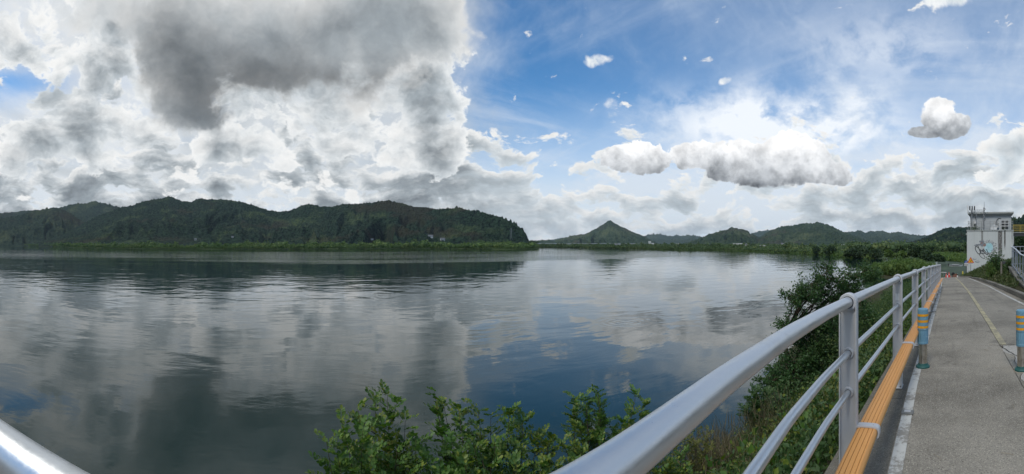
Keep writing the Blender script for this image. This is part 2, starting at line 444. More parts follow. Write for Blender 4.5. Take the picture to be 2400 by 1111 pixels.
# ------------------------------------------------------------------ hills
def ridge(name, pts, r_ridge, r_foot, mat, spur=.16, cell=9.0, seed=1, tmax=1.45, du=1.6, nt_=110, foot_z=-5.0, spur_w=60.0, lobe=1.0):
    """A hill range: crest line read as (bearing column, row), real distance, slopes cut by spurs, wooded surface."""
    pts = np.array(pts, float)
    u = np.arange(pts[0, 0], pts[-1, 0] + du, du)
    v = np.interp(u, pts[:, 0], pts[:, 1])
    kern = np.array([1, 2, 1])/4.; v[1:-1] = np.convolve(v, kern, 'valid')
    rr = np.interp(u, [p_[0] for p_ in r_ridge], [p_[1] for p_ in r_ridge])
    rf = np.interp(u, [p_[0] for p_ in r_foot], [p_[1] for p_ in r_foot])
    H = EYE - rr*(v - YH)/F - foot_z
    H = np.maximum(H, 1.0)
    t = np.linspace(0, tmax, nt_)
    Ug, Tg = np.meshgrid(u, t, indexing='ij')
    A = (Ug - X0)/F
    wob = fbm(Ug/spur_w, Tg*1.3 + seed*3.1, 3, seed)
    R = rf[:, None] + (rr - rf)[:, None]*Tg
    Hc = H[:, None]*np.ones_like(Tg)
    up = np.clip(Tg, 0, 1)
    prof = up**lobe*(1 - .28*np.sin(math.pi*up)) + 0
    # spurs and gullies: ridged noise running down the slope, dying out at the crest line itself
    XX, YY = R*np.sin(A), R*np.cos(A); sc = spur_w*8.5*(rr.mean()/1600)
    rid = 1 - 1.1*np.abs(fbm((XX*.8 + YY*.6)/sc + .5*wob, (YY*.8 - XX*.6)/sc + .4*wob, 4, seed + 5, .42))
    Z = Hc*prof + Hc*spur*(rid - .62)*np.sin(math.pi*np.clip(up, 0, 1))**.8*1.6
    back = np.clip(Tg - 1, 0, None)/(tmax - 1)
    Z = np.where(Tg > 1, Hc*(1 - back**1.3), Z)
    X = R*np.sin(A); Y = R*np.cos(A)
    # crowns
    crown = np.abs(fbm(X/cell, Y/cell, 2, seed + 40))*cell*.75
    Z = np.maximum(Z, 0) + crown*np.clip(up*6, 0, 1)*np.clip(Z/(cell*.8), 0, 1)
    Z = foot_z + Z
    V = np.stack([X, Y, Z], -1).reshape(-1, 3)
    me = mesh_np(name, V, grid_quads(len(u), len(t)))
    o = link(name, me, mat, smooth=True); tag(o, kind='structure')
    if o.data.polygons[len(t)*2].normal.z < 0: o.data.flip_normals()
    return o

A2 = [(-260, 540), (-120, 515), (0, 500), (80, 494), (143, 488), (163, 481), (181, 478), (204, 478), (219, 473), (233, 475), (254, 479.4), (277, 486.6), (320, 498), (380, 515), (440, 540)]
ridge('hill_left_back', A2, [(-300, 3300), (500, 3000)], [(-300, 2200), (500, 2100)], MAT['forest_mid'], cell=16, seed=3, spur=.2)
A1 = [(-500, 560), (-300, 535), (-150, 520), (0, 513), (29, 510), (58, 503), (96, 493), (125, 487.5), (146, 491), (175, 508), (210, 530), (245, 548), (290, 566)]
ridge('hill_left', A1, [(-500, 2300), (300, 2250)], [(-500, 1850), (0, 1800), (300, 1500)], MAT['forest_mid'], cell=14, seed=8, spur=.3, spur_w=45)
B = [(90, 571), (140, 556), (190, 528), (230, 507), (280, 488), (306, 484), (335, 474), (365, 468), (382, 465), (395, 460.5), (408, 465), (423, 472), (449, 474.5), (464, 467), (472.5, 466), (490, 469), (519, 468), (540, 470.6), (569, 475), (598, 484), (627, 494), (656, 498), (677, 495.5), (700, 488), (708, 482), (723, 479), (737.5, 482), (752, 485), (778, 486), (802, 480), (840, 479.4), (869, 476.5), (892, 472.7), (912.5, 471.5), (930, 475), (956, 483), (977, 486.7), (1000, 489), (1035, 492), (1058, 489), (1079, 488), (1099, 495), (1122.5, 497), (1160, 507.7), (1190, 517), (1210, 527.5), (1225, 539), (1233, 552), (1239, 564), (1244, 576)]
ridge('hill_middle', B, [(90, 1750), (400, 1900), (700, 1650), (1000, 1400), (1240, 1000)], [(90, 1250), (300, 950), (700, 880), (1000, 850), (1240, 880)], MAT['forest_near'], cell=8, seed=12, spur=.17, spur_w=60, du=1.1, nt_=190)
Ch = [(1246, 571), (1254, 567), (1284, 564.7), (1299.5, 567), (1317, 561), (1334.5, 556), (1347, 553), (1369.5, 552), (1389, 542), (1406, 533), (1417, 526), (1427, 518.4), (1434, 520), (1446.5, 527), (1460.5, 535), (1476, 543), (1494, 550), (1509.5, 556), (1530, 567), (1545, 573)]
ridge('hill_cone', Ch, [(1200, 3400), (1600, 3400)], [(1200, 2500), (1600, 2500)], MAT['forest_right_sunlit'], cell=17, seed=21, spur=.28, spur_w=30, du=.8)
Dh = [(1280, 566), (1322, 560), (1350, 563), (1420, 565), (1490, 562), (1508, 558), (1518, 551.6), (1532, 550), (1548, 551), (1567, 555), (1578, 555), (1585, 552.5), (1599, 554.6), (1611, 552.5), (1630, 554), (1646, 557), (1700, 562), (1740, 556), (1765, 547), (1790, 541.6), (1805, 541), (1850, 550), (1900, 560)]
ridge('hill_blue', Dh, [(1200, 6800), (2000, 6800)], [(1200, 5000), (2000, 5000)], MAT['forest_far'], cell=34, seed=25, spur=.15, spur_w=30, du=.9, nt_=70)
Eh = [(1600, 573), (1620, 568), (1650, 557), (1664, 551), (1688, 543), (1704, 541), (1714.5, 536), (1723, 535.5), (1735.5, 540.6), (1744, 540.6), (1753, 544.6), (1760, 550), (1777, 558), (1810, 568), (1830, 573)]
ridge('hill_right_low', Eh, [(1600, 2500), (1850, 2500)], [(1600, 1500), (1850, 1500)], MAT['forest_right_sunlit'], cell=14, seed=31, spur=.32, spur_w=36, du=.9)
Fh = [(1740, 572), (1784.5, 556), (1805, 542), (1830, 533), (1846, 531), (1861.5, 530.6), (1874, 526), (1888, 524.5), (1903.5, 525), (1914, 523), (1928, 525), (1944, 530), (1956, 536), (1970, 542), (1984, 547), (2005, 556), (2031, 566.5), (2060, 573)]
ridge('hill_right', Fh, [(1700, 2900), (2100, 2700)], [(1700, 1700), (2100, 1600)], MAT['forest_right_sunlit'], cell=14, seed=37, spur=.32, spur_w=42, du=.9)
Gh = [(1940, 556), (1980.5, 546), (1996, 544), (2014, 541.3), (2030, 547), (2047, 544), (2070, 543), (2084, 547.7), (2105, 545), (2122, 550), (2145, 553.5), (2164, 554), (2182.5, 552), (2220, 556), (2300, 560)]
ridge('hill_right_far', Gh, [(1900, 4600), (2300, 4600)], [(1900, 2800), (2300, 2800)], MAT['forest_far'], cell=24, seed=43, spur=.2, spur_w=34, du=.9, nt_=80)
Hh = [(2120, 573), (2145, 568), (2168.5, 559), (2185, 552), (2199, 544), (2215, 536.4), (2227, 535), (2239, 536), (2250, 535), (2266, 536), (2300, 533), (2340, 524), (2372, 514), (2386, 514), (2400, 509), (2440, 500), (2520, 490), (2700, 505), (2900, 560)]
ridge('hill_right_near', Hh, [(2100, 1500), (2300, 1200), (2400, 800), (2900, 700)], [(2100, 750), (2300, 620), (2400, 420), (2900, 380)], MAT['forest_near'], cell=9, seed=47, spur=.2, spur_w=50, du=1.2)

# ------------------------------------------------------------------ low land on both banks
def field_mat(name, c1, c2, sc):
    m, b = material(name); p = P3()
    c = mix(noise(p, sc, 5, .6), c1, c2)
    c = mix(step(noise(p, sc*.23, 3, .5), .52, .6)*.6, c, tuple(x*1.5 for x in c2))
    setp(b, Base_Color=c, Roughness=.95, Normal=bump(noise(p, sc*6, 4, .6), .6, .5)); put(S.nt, b.inputs['Specular IOR Level'], .1)
    return m
MAT['plain'] = field_mat('plain', (.022, .042, .016), (.060, .085, .030), .04)
def shore(px_rows): return [(px, (EYE - WATER)*F/(row - YH)) for px, row in px_rows]
LEFT_SHORE = shore([(-700, 576.2), (-100, 576.3), (0, 576.5), (75, 577.0), (140, 579.4), (220, 581.5), (292, 583), (365, 583.6), (480, 584), (700, 584.6), (820, 583.2), (942, 583), (1100, 583.8), (1204, 584.6), (1240, 583.6), (1262, 582.2)])
RIGHT_SHORE = shore([(1236, 579.3), (1270, 580.4), (1380, 582), (1480, 583.6), (1560, 585), (1640, 586.6), (1750, 589.2), (1830, 592.6), (1920, 597), (1980, 603), (2040, 607), (2120, 609), (2196, 606), (2225, 612), (2262, 616), (2290, 640), (2310, 700), (2360, 780)])
def bank_sheet(name, shore_, far, mat, z0=-5.35, z1=-4.9, du=3.0):
    u = np.arange(shore_[0][0], shore_[-1][0] + du, du)
    r0 = np.interp(u, [p_[0] for p_ in shore_], [p_[1] for p_ in shore_])
    r0 = r0*(1 + .02*fbm(u/14., u*0, 3, 5))
    fr = np.array([0, .004, .012, .03, .08, .2, .5, 1.0])
    R = r0[:, None] + (far - r0)[:, None]*fr[None]
    A = ((u - X0)/F)[:, None]
    Z = np.where(fr[None] == 0, WATER - .6, z0 + (z1 - z0)*np.clip(fr[None]*5, 0, 1)) + R*0
    V = np.stack([R*np.sin(A), R*np.cos(A), Z], -1).reshape(-1, 3)
    o = link(name, mesh_np(name, V, grid_quads(len(u), len(fr))), mat); tag(o, kind='structure')
    if o.data.polygons[5].normal.z < 0: o.data.flip_normals()
bank_sheet('land_left', LEFT_SHORE, 2500.0, MAT['plain'])
bank_sheet('land_right', RIGHT_SHORE, 7000.0, MAT['plain'])

# ------------------------------------------------------------------ the path: levels and lines
def zg(s):
    return float(np.interp(s, [-30, 0, 2.21, 4.34, 6.47, 8.6, 12.85, 17.1, 36.5, 39, 46, 75], [.5, 0, -.046, -.093, -.167, -.238, -.414, -.605, -1.478, -1.62, -2.35, -6.2]))
def lat_line(s): return float(np.interp(s, [-20, 0, 2.5, 4.3, 16, 20, 28, 36, 44], [.25, .30, .35, .40, .46, .50, .62, .84, 1.1]))
def lat_yellow(s): return float(np.interp(s, [6.4, 18.7, 27, 36.4], [-.82, -.77, -.62, -.37]))
def lat_right(s): return float(np.interp(s, [-20, 5, 12.35, 15.9, 21.6, 28, 35, 37], [-2.3, -2.22, -2.17, -2.10, -2.03, -1.77, -1.44, -1.2]))
_ls = np.arange(-40, 60, .02)
_lv = np.interp(_ls, [-40, -3.2, -2.0, -1.3, -.674, -.41, 0, .43, .92, 1.33, 2.23, 3.1, 4.2, 60], [1.0, 1.0, .95, .86, .735, .645, .585, .625, .73, .81, .925, .98, 1.0, 1.0])
_k = np.hanning(41); _lv = np.convolve(np.pad(_lv, 20, 'edge'), _k/_k.sum(), 'valid')
def lat_rail(s):
    """Plan of the railing: straight along the path, bowed in where the viewer stands."""
    return .56*float(np.interp(s/.56, _ls, _lv))

def concrete(name, col, dark, speck=.35, scale=1.0):
    m, b = material(name); p = P3()
    big = noise(p, .55*scale, 5, .65); mid = noise(VM('ADD', p, (9, 3, 0)), 4.0*scale, 5, .6)
    fine = noise(p, 95*scale, 3, .7); grit = voronoi(p, 140*scale, 'F1', out=1)
    gx, gy, gz = sep(grit)
    c = mix(step(big, .32, .68), dark, col)
    c = mix(step(mid, .45, .8)*.35, c, tuple(x*1.35 for x in col))
    c = VM('SCALE', c, (1.0 - speck*.5) + step(fine, .25, .75)*speck)
    c = mix(step(gx, .80, .95)*.5, c, tuple(min(1, x*1.9) for x in col))
    c = mix(step(gy, .88, .97)*.6, c, tuple(x*.35 for x in dark))
    sc_ = noise(VM('MULTIPLY', VM('ADD', p, (3, 7, 0)), (4.0, .55, 1)), 1.3, 6, .7)
    c = mix(step(sc_, .64, .72)*step(noise(p, .7, 3, .5), .45, .6)*.55, c, tuple(x*1.7 for x in col))   # pale scuffs across
    spots = noise(VM('ADD', p, (41, 17, 0)), 2.2, 3, .5)
    c = mix(step(spots, .64, .70)*.45, c, tuple(x*.5 for x in dark))                                # damp stains
    # tyre-worn streaks along the path
    st = noise(VM('MULTIPLY', p, (.25, 5.0, 1)), 1.0, 4, .6)
    c = mix(step(st, .56, .72)*.30, c, tuple(x*.6 for x in dark))
    setp(b, Base_Color=c, Roughness=.92, Normal=bump(fine*.7 + gx*.5, .6, .003)); put(S.nt, b.inputs['Specular IOR Level'], .25)
    return m
MAT['slab'] = concrete('path_concrete', (.245, .225, .185), (.140, .128, .105))
MAT['slab_right'] = concrete('path_concrete_right', (.225, .208, .172), (.135, .125, .104))
MAT['patch'] = concrete('patched_concrete', (.34, .325, .29), (.23, .22, .195))
MAT['verge'] = concrete('verge_concrete', (.150, .138, .112), (.095, .088, .072))
MAT['kerb'] = concrete('kerb_concrete', (.20, .19, .165), (.085, .080, .066), scale=.8)
MAT['bed'] = simple('joint_dirt', (.028, .026, .022), .95)

def paint(name, col, worn, thr):
    m, b = material(name); p = P3()
    w = noise(p, 22, 7, .7)*.55 + noise(p, 2.6, 4, .6)*.5
    c = mix(step(w, thr, thr + .12), col, worn)
    c = mix(step(noise(p, 70, 4, .7), .55, .75)*.5, c, worn)
    setp(b, Base_Color=c, Roughness=.8, Normal=bump(w, .4, .004)); put(S.nt, b.inputs['Specular IOR Level'], .25)
    return m
MAT['paint_white'] = paint('worn_white_paint', (.44, .44, .41), (.22, .21, .185), .49)
MAT['paint_yellow'] = paint('faded_yellow_paint', (.36, .32, .20), (.22, .20, .145), .48)

def strip(s0, s1, la, lb, dz, thick=None, step_=.5):
    """Band along the path between two lateral lines; with thick it gets sides."""
    ss = np.unique(np.r_[np.arange(s0, s1, step_), s1]); V, Fs = [], []
    for s in ss: V += [(s, la(s), zg(s) + dz), (s, lb(s), zg(s) + dz)]
    n = len(ss)
    for i in range(n - 1): Fs.append((2*i, 2*i + 1, 2*i + 3, 2*i + 2))
    if thick:
        o = len(V)
        V += [(x, y, z - thick) for x, y, z in V]
        for i in range(n - 1):
            for k_ in (0, 1): Fs.append((2*i + k_, 2*i + 2 + k_, o + 2*i + 2 + k_, o + 2*i + k_))
        Fs += [(0, 1, o + 1, o), (2*n - 2, 2*n - 1, o + 2*n - 1, o + 2*n - 2)]
    return MB().add(V, Fs)

road = empty('path'); tag(road, kind='structure')
strip(-14, 37.2, lambda s: .80, lambda s: -2.62, -.05).build('bed', MAT['bed'], road)
joints = [-14, -5.6, .4, 6.42, 12.4, 18.4, 24.4, 30.4, 37.2]
mid = lambda s: float(np.interp(s, [-20, 6.4, 18.7, 27, 36.4], [-.70, -.765, -.715, -.565, -.315]))
for a, b_ in zip(joints[:-1], joints[1:]):
    strip(a + .006, b_ - .006, lambda s: lat_line(s) + .055, lambda s: mid(s) + .005, 0, .10).build('slab', MAT['slab'], road)
    if b_ <= 6.5:
        # nearest the camera the right-hand lane was patched with paler concrete, its edge broken
        def edge(s): return mid(s) - .005 - .11*(.5 + .5*math.sin(s*2.7))*(1 if s < 6 else .3) - .04*math.sin(s*9.1)
        strip(a + .006, b_ - .006, lambda s: mid(s) - .005, lambda s: edge(s) + .006, -.003, .09, .12).build('slab', MAT['slab'], road)
        strip(a + .006, b_ - .006, lambda s: edge(s) - .006, lambda s: lat_right(s) - .42, -.004, .09, .12).build('patched_slab', MAT['patch'], road)
    else:
        strip(a + .006, b_ - .006, lambda s: mid(s) - .005, lambda s: lat_right(s) - .33, 0, .10).build('slab', MAT['slab_right'], road)
for a, b_ in zip([-14, -8, -2, 4, 10, 16, 22, 28], [-8, -2, 4, 10, 16, 22, 28, 37.2]):
    strip(a + .005, b_ - .005, lambda s: .80 + max(0, lat_line(s) - .5), lambda s: lat_line(s) + .05, -.006, .30).build('verge_slab', MAT['verge'], road)
for a, b_ in ((-14, .38), (.42, 6.40), (6.44, 12.38), (12.42, 18.38), (18.42, 24.4), (24.4, 36.8)):
    strip(a, b_, lambda s: lat_line(s) + .048, lambda s: lat_line(s) - .042, .004).build('edge_line', MAT['paint_white'], road)
strip(6.46, 36.3, lambda s: lat_yellow(s) + .055, lambda s: lat_yellow(s) - .055, .0045).build('centre_line', MAT['paint_yellow'], road)
strip(6.46, 36.3, lambda s: lat_right(s) + .05, lambda s: lat_right(s) - .05, .004).build('edge_line', MAT['paint_white'], road)
# hairline cracks wandering from the joints
def crack(pts, w):
    V, Fs = [], []
    for i, (s, y) in enumerate(pts):
        V += [(s, y + w, zg(s) + .0025), (s + w*.6, y - w, zg(s) + .0025)]
        if i: Fs.append((2*i - 2, 2*i - 1, 2*i + 1, 2*i))
    MB().add(V, Fs).build('crack', MAT['bed'], road)
y_ = -.74; pts = []
for i in range(60):
    s = 6.4 - i*.09; y_ += random.uniform(-.035, .016) if i < 30 else random.uniform(-.02, .02); pts.append((s, y_))
crack(pts, .007)

# kerb on the right, cast in lengths, closing the far end of the path
KERB = [(-14, -2.72), (-6, -2.66), (2, -2.58), (8, -2.50), (13.6, -2.42), (18, -2.37), (22, -2.29), (26, -2.12), (29, -1.96), (32, -1.78), (34.5, -1.60), (36.2, -1.30), (37.1, -.80), (37.4, -.20), (37.45, .25)]
kerb = empty('kerb'); tag(kerb, kind='structure')
def resample(pts, d):
    out_ = [Vector(pts[0])]
    for a, b_ in zip(pts[:-1], pts[1:]):
        a, b_ = Vector(a), Vector(b_); n = max(1, int(round((b_ - a).length/d)))
        out_ += [a.lerp(b_, (i + 1)/n) for i in range(n)]
    return out_
kp = resample(KERB, 1.0)
for a, b_ in zip(kp[:-1], kp[1:]):
    t = (b_ - a).normalized(); nrm = Vector((t.y, -t.x)); a2, b2 = a + t*.006, b_ - t*.006
    V = []
    for p_ in (a2, b2):
        z = zg(p_.x); h = .19*min(1, max(.55, (38 - p_.x)/8))
        for off, dz in ((0, -.12), (0, h - .02), (.02, h), (.17, h), (.19, h - .02), (.19, -.12)): V.append((p_.x + nrm.x*off, p_.y + nrm.y*off, z + dz))
    MB().add(V, [(i, (i + 1) % 6, 6 + (i + 1) % 6, 6 + i) for i in range(6)] + [(5, 4, 3, 2, 1, 0), (6, 7, 8, 9, 10, 11)]).build('kerb_stone', MAT['kerb'], kerb)

# ------------------------------------------------------------------ river bank below the path (and the embankment on its right)
def bank_z(x, y):
    """Ground level around the path."""
    z0 = np.interp(x, [-60, 0, 17.1, 36.5, 46, 75], [.5, 0, -.605, -1.478, -2.35, -6.2])
    foot = 7.5 + np.clip((x - 12)*.22, 0, 9) + .6*np.sin(x*.35) + np.clip((-x - 8)*.15, 0, 6)
    t = np.clip((y - .74)/(foot - .74), 0, 1.15)
    river = z0 - .12 + (-5.75 - z0 + .12)*t**.92
    base = np.where(y < .76, z0 - .32, river)
    # right of the kerb the ground rises in a weedy bank
    kx = np.interp(x, [-14, 13, 22, 29, 34, 37, 46, 60], [-2.9, -2.62, -2.48, -2.15, -1.8, -1.2, -1.0, -1.0])
    e = np.clip(kx - y, 0, 20)
    rise = np.interp(x, [-14, 12, 17, 24, 34, 44, 60], [.15, .15, .35, .38, .20, .1, 0])*np.minimum(e, 3.2) + .06*np.clip(e - 3.2, 0, 20)
    right = z0 + .10 + rise
    return np.where(y < kx, right, base)
gx = np.r_[np.arange(-60, -12, 2.0), np.arange(-12, 60, .5), np.arange(60, 78, 2.)]
gy = np.r_[np.arange(-30, -6, 2.0), np.arange(-6, 12, .25), np.arange(12, 24, 1.0)]
GX, GY = np.meshgrid(gx, gy, indexing='ij')
GZ = bank_z(GX, GY) + np.where((GY > 1.0) | (GY < -3.2), .10*fbm(GX*.8, GY*.8, 3, 3), 0)
m, b = material('bank_soil'); p = P3()
c = mix(noise(p, 1.2, 6, .65), (.022, .026, .012), (.070, .062, .036)); c = mix(step(noise(p, 6, 5, .65), .5, .7)*.7, c, (.040, .060, .020))
setp(b, Base_Color=c, Roughness=.97, Normal=bump(noise(p, 9, 5, .7), .8, .06)); put(S.nt, b.inputs['Specular IOR Level'], .1)
MAT['soil'] = m
o = link('river_bank', mesh_np('river_bank', np.stack([GX, GY, GZ], -1).reshape(-1, 3), grid_quads(len(gx), len(gy))), m, smooth=True)
tag(o, kind='structure')
if o.data.polygons[50].normal.z < 0: o.data.flip_normals()

# ------------------------------------------------------------------ railing along the river
m, b = material('painted_aluminium'); p = OC()
n_ = noise(p, 14, 5, .6)
setp(b, Base_Color=mix(n_, (.43, .44, .455), (.50, .51, .52)), Roughness=step(n_, .2, .8, .42, .58), Metallic=.25); MAT['post_grey'] = m
m, b = material('brushed_rail'); p = P3()
n_ = noise(VM('MULTIPLY', p, (.6, 1, 1)), 9, 5, .65); s_ = noise(p, 160, 3, .6); gr = noise(p, 3.5, 5, .7)
c = mix(n_, (.54, .56, .58), (.64, .66, .67)); c = mix(step(gr, .58, .76)*.35, c, (.34, .33, .31))
nz = S.nt.nodes.new('ShaderNodeNewGeometry'); ny_ = sep(S(nz.outputs['Normal']))[2]
c = mix(M('MULTIPLY', step(ny_, -.45, -.85), step(noise(p, 40, 5, .75), .42, .62)), c, (.16, .11, .07))   # rusty drip line along the underside
setp(b, Base_Color=c, Roughness=step(s_*.4 + n_*.6, .25, .75, .26, .50), Metallic=.88, Normal=bump(s_*.6 + noise(p, 11, 3, .5)*2.2, .25, .0012)); MAT['rail_steel'] = m
m, b = material('orange_composite'); p = OC()
g_ = noise(VM('MULTIPLY', P3(), (1.5, 30, 30)), 6, 5, .6)
c = mix(g_, (.56, .25, .065), (.66, .33, .10)); c = mix(step(noise(P3(), 7, 5, .65), .6, .8)*.35, c, (.40, .21, .08))
setp(b, Base_Color=c, Roughness=.55, Normal=bump(g_, .25, .002)); MAT['orange'] = m
MAT['groove'] = simple('groove_shadow_gap', (.12, .05, .012), .9)
MAT['rubber'] = simple('black_rubber', (.018, .018, .020), .7)
MAT['sticker'] = simple('white_sticker', (.62, .63, .62), .5)
MAT['bolt'] = simple('zinc_bolt', (.30, .30, .31), .4, metal=.9)

RAIL_H, MID1, MID2, ORG = 1.14, .86, .645, .44
rail = empty('river_railing', (0, .56, 0)); tag(rail, 'grey aluminium railing with silver tubes and orange board along the river side of the path', 'railing')
rail_off = Vector((0, .56, 0))
ks = list(range(-4, 10)); s_post = [2.21 + 2.128*k_ for k_ in ks]
S_END = s_post[-1]
def rail_pt(s, h, dy=0.0): return Vector((s, lat_rail(s) + dy, zg(s) + h)) - rail_off
def samples(a, b_):
    d_ = .08 if (a < 4.5 and b_ > -3) else .5
    n = max(2, int((b_ - a)/d_) + 1); return np.linspace(a, b_, n)
MB().tube([rail_pt(s, RAIL_H) for s in samples(s_post[0], S_END + .05)], .0300, 24).build('top_rail', MAT['rail_steel'], rail, True)
for sj in (-5.3, -1.05, 3.24, 5.37, 7.5, 9.6):
    MB().tube([rail_pt(s, RAIL_H) for s in (sj - .012, sj, sj + .012)], .0308, 24).build('rail_sleeve', MAT['rail_steel'], rail, True)
for h in (MID1, MID2):
    MB().tube([rail_pt(s, h) for s in samples(s_post[0], S_END)], .0185 if h == MID1 else .0165, 14).build('mid_rail', MAT['rail_steel'], rail, True)
# orange board: rounded section, four grooves on top, one board to each bay
def board_profile():
    w, t = .057, .024; P = [(-w + .012, -t), (w - .012, -t), (w - .003, -t + .006), (w, 0), (w - .002, t - .010), (w - .012, t)]
    for g in (.034, .0115, -.0115, -.034): P += [(g + .0014, t), (g + .0010, t - .006), (g - .0010, t - .006), (g - .0014, t)]
    return P + [(-w + .012, t), (-w + .002, t - .010), (-w, 0), (-w + .003, -t + .006)]
prof = board_profile(); ORG_DY = -.106
for a, b_ in zip(s_post[:-1], s_post[1:]):
    ss = samples(a + .004, b_ - .004); V = []; n = len(prof)
    for s in ss:
        c0 = rail_pt(s, ORG, ORG_DY); c1 = rail_pt(s + .01, ORG, ORG_DY); t = (c1 - c0).normalized(); side = Vector((-t.y, t.x, 0)).normalized(); up = t.cross(side)
        up = up if up.z > 0 else -up
        V += [c0 + side*u_ + up*v_ for u_, v_ in prof]
    Fs = [(i*n + k_, i*n + (k_ + 1) % n, (i + 1)*n + (k_ + 1) % n, (i + 1)*n + k_) for i in range(len(ss) - 1) for k_ in range(n)]
    Fs += [tuple(range(n - 1, -1, -1)), tuple(range((len(ss) - 1)*n, len(ss)*n))]
    MB().add(V, Fs).build('orange_board', MAT['orange'], rail, True)
# one post, copied: cast web with flanges, collars where the tubes pass, bracket loop for the board, bolted foot
def ring(mb, c, ri, ro, w, n=28):
    V = []; 
    for k_ in range(n):
        a = 2*math.pi*k_/n; ca, sa = math.cos(a), math.sin(a)
        for x, r_ in ((-w/2, ri), (-w/2, ro - .004), (-w/2 + .004, ro), (w/2 - .004, ro), (w/2, ro - .004), (w/2, ri)):
            V.append((c[0] + x, c[1] + r_*ca, c[2] + r_*sa))
    return mb.add(V, [(k_*6 + i, k_*6 + (i + 1) % 6, ((k_ + 1) % n)*6 + (i + 1) % 6, ((k_ + 1) % n)*6 + i) for k_ in range(n) for i in range(6)])
pm = MB(); top = RAIL_H - .034
pm.box((0, 0, (top + .012)/2), (.014, .085, top - .012)); 
for sy in (-1, 1): pm.box((0, sy*.0455, (RAIL_H - .008 + .012)/2), (.052, .008, RAIL_H - .008 - .012), bev=.0025)
ring(pm, (0, 0, RAIL_H), .0335, .0495, .054)
for h, r_ in ((MID1, .021), (MID2, .019)): ring(pm, (-.0, 0, h), r_, r_ + .012, .034, 20)
post_me = pm.mesh('post'); post_me.materials.append(MAT['post_grey']); 
bm_ = MB(); n = 40; V = []
for k_ in range(n):
    a = 2*math.pi*k_/n; ca, sa = math.cos(a), math.sin(a)
    e = lambda A_, B_: (math.copysign(abs(ca)**.45, ca)*A_, math.copysign(abs(sa)**.6, sa)*B_)
    yi, zi = e(.0595, .0265); yo, zo = e(.068, .0345)
    for x, y, z in ((-.024, yi, zi), (-.024, yo, zo), (.024, yo, zo), (.024, yi, zi)): V.append((x, ORG_DY + y, ORG + z))
bm_.add(V, [(k_*4 + i, k_*4 + (i + 1) % 4, ((k_ + 1) % n)*4 + (i + 1) % 4, ((k_ + 1) % n)*4 + i) for k_ in range(n) for i in range(4)])
bm_.lathe([(.004, 0), (.004, .003), (.001, .004)], (0, ORG_DY - .03, ORG + .034), 8)
br_me = bm_.mesh('bracket'); br_me.materials.append(MAT['post_grey'])
fm = MB().box((0, 0, .006), (.13, .105, .012), bev=.003)
ft_me = fm.mesh('foot_plate'); ft_me.materials.append(MAT['post_grey'])
bt = MB()
bt_me = MB().lathe([(.009, 0), (.009, .010), (.004, .011), (.004, .018), (.001, .0185)], (0, 0, .012), 6).mesh('bolt'); bt_me.materials.append(MAT['bolt'])
gk = MB(); ring(gk, (0, 0, RAIL_H), .0300, .0340, .062, 24); gk_me = gk.mesh('gasket'); gk_me.materials.append(MAT['rubber'])
st_me = MB().box((-.0085, .002, .95), (.002, .042, .070)).mesh('sticker'); st_me.materials.append(MAT['sticker'])
for me in (post_me, br_me, gk_me): me.set_sharp_from_angle(angle=math.radians(35))
for i, s in enumerate(s_post):
    base = Vector((s, lat_rail(s), zg(s))) - rail_off
    a = math.atan2(lat_rail(s + .05) - lat_rail(s - .05), .1)
    po = link('post', post_me, None, rail); po.location = base; po.rotation_euler = (0, 0, a)
    parts = [('foot_plate', ft_me), ('gasket', gk_me), ('bracket', br_me)] + ([('sticker', st_me)] if ks[i] in (1, 3, 5, 7) else [])
    for nm, me in parts: link(nm, me, None, po)
    for bx, by in ((-.05, -.035), (-.05, .035), (.05, -.035), (.05, .035)):
        bo = link('bolt', bt_me, None, po); bo.location = (bx, by, 0)

# ------------------------------------------------------------------ studs set into the edge line
MAT['stud'] = simple('grey_stud', (.14, .145, .14), .6, var=.3, scale=30)
for s, lab in ((3.62, 'flat grey reflector stud set across the white edge line, nearest the camera'), (10.6, 'flat grey stud in the white edge line just beyond the left bollard'), (17.4, 'small grey stud in the white edge line far along the railing')):
    o = MB().box((0, 0, .009), (.075, .105, .018), bev=.008).build('road_stud', MAT['stud'])
    MB().box((0, 0, .0195), (.035, .055, .003)).build('reflector', MAT['post_grey'], o)
    o.location = (s, lat_line(s), zg(s) + .003); tag(o, lab, 'road stud', 'studs along the edge line')

# ------------------------------------------------------------------ bollards
m, b = material('faded_blue_plastic'); p = OC()
w_ = noise(p, 9, 6, .7); c = mix(noise(p, 4, 4, .6), (.085, .200, .290), (.150, .290, .380)); c = mix(step(w_, .55, .66)*.7, c, (.035, .085, .150)); c = mix(step(noise(p, 24, 5, .7), .6, .7)*.6, c, (.36, .42, .44))
setp(b, Base_Color=c, Roughness=.55, Normal=bump(w_, .2, .002)); MAT['blue_plastic'] = m
MAT['amber'] = simple('amber_reflector', (.62, .29, .012), .35, scale=14, var=.2)
m, b = material('stainless_tube'); p = OC(); n_ = noise(VM('MULTIPLY', p, (18, 18, .6)), 2.5, 4, .6); g_ = noise(p, 7, 5, .7)
setp(b, Base_Color=mix(step(g_, .45, .7), mix(n_, (.42, .38, .32), (.58, .55, .50)), (.24, .20, .16)), Roughness=step(n_, .2, .8, .18, .38), Metallic=.95); MAT['stainless'] = m
MAT['green_base'] = simple('green_rubber_base', (.012, .075, .068), .55, var=.3, scale=18)
MAT['mortar'] = simple('mortar', (.30, .26, .21), .95, bumpy=.5, scale=20)
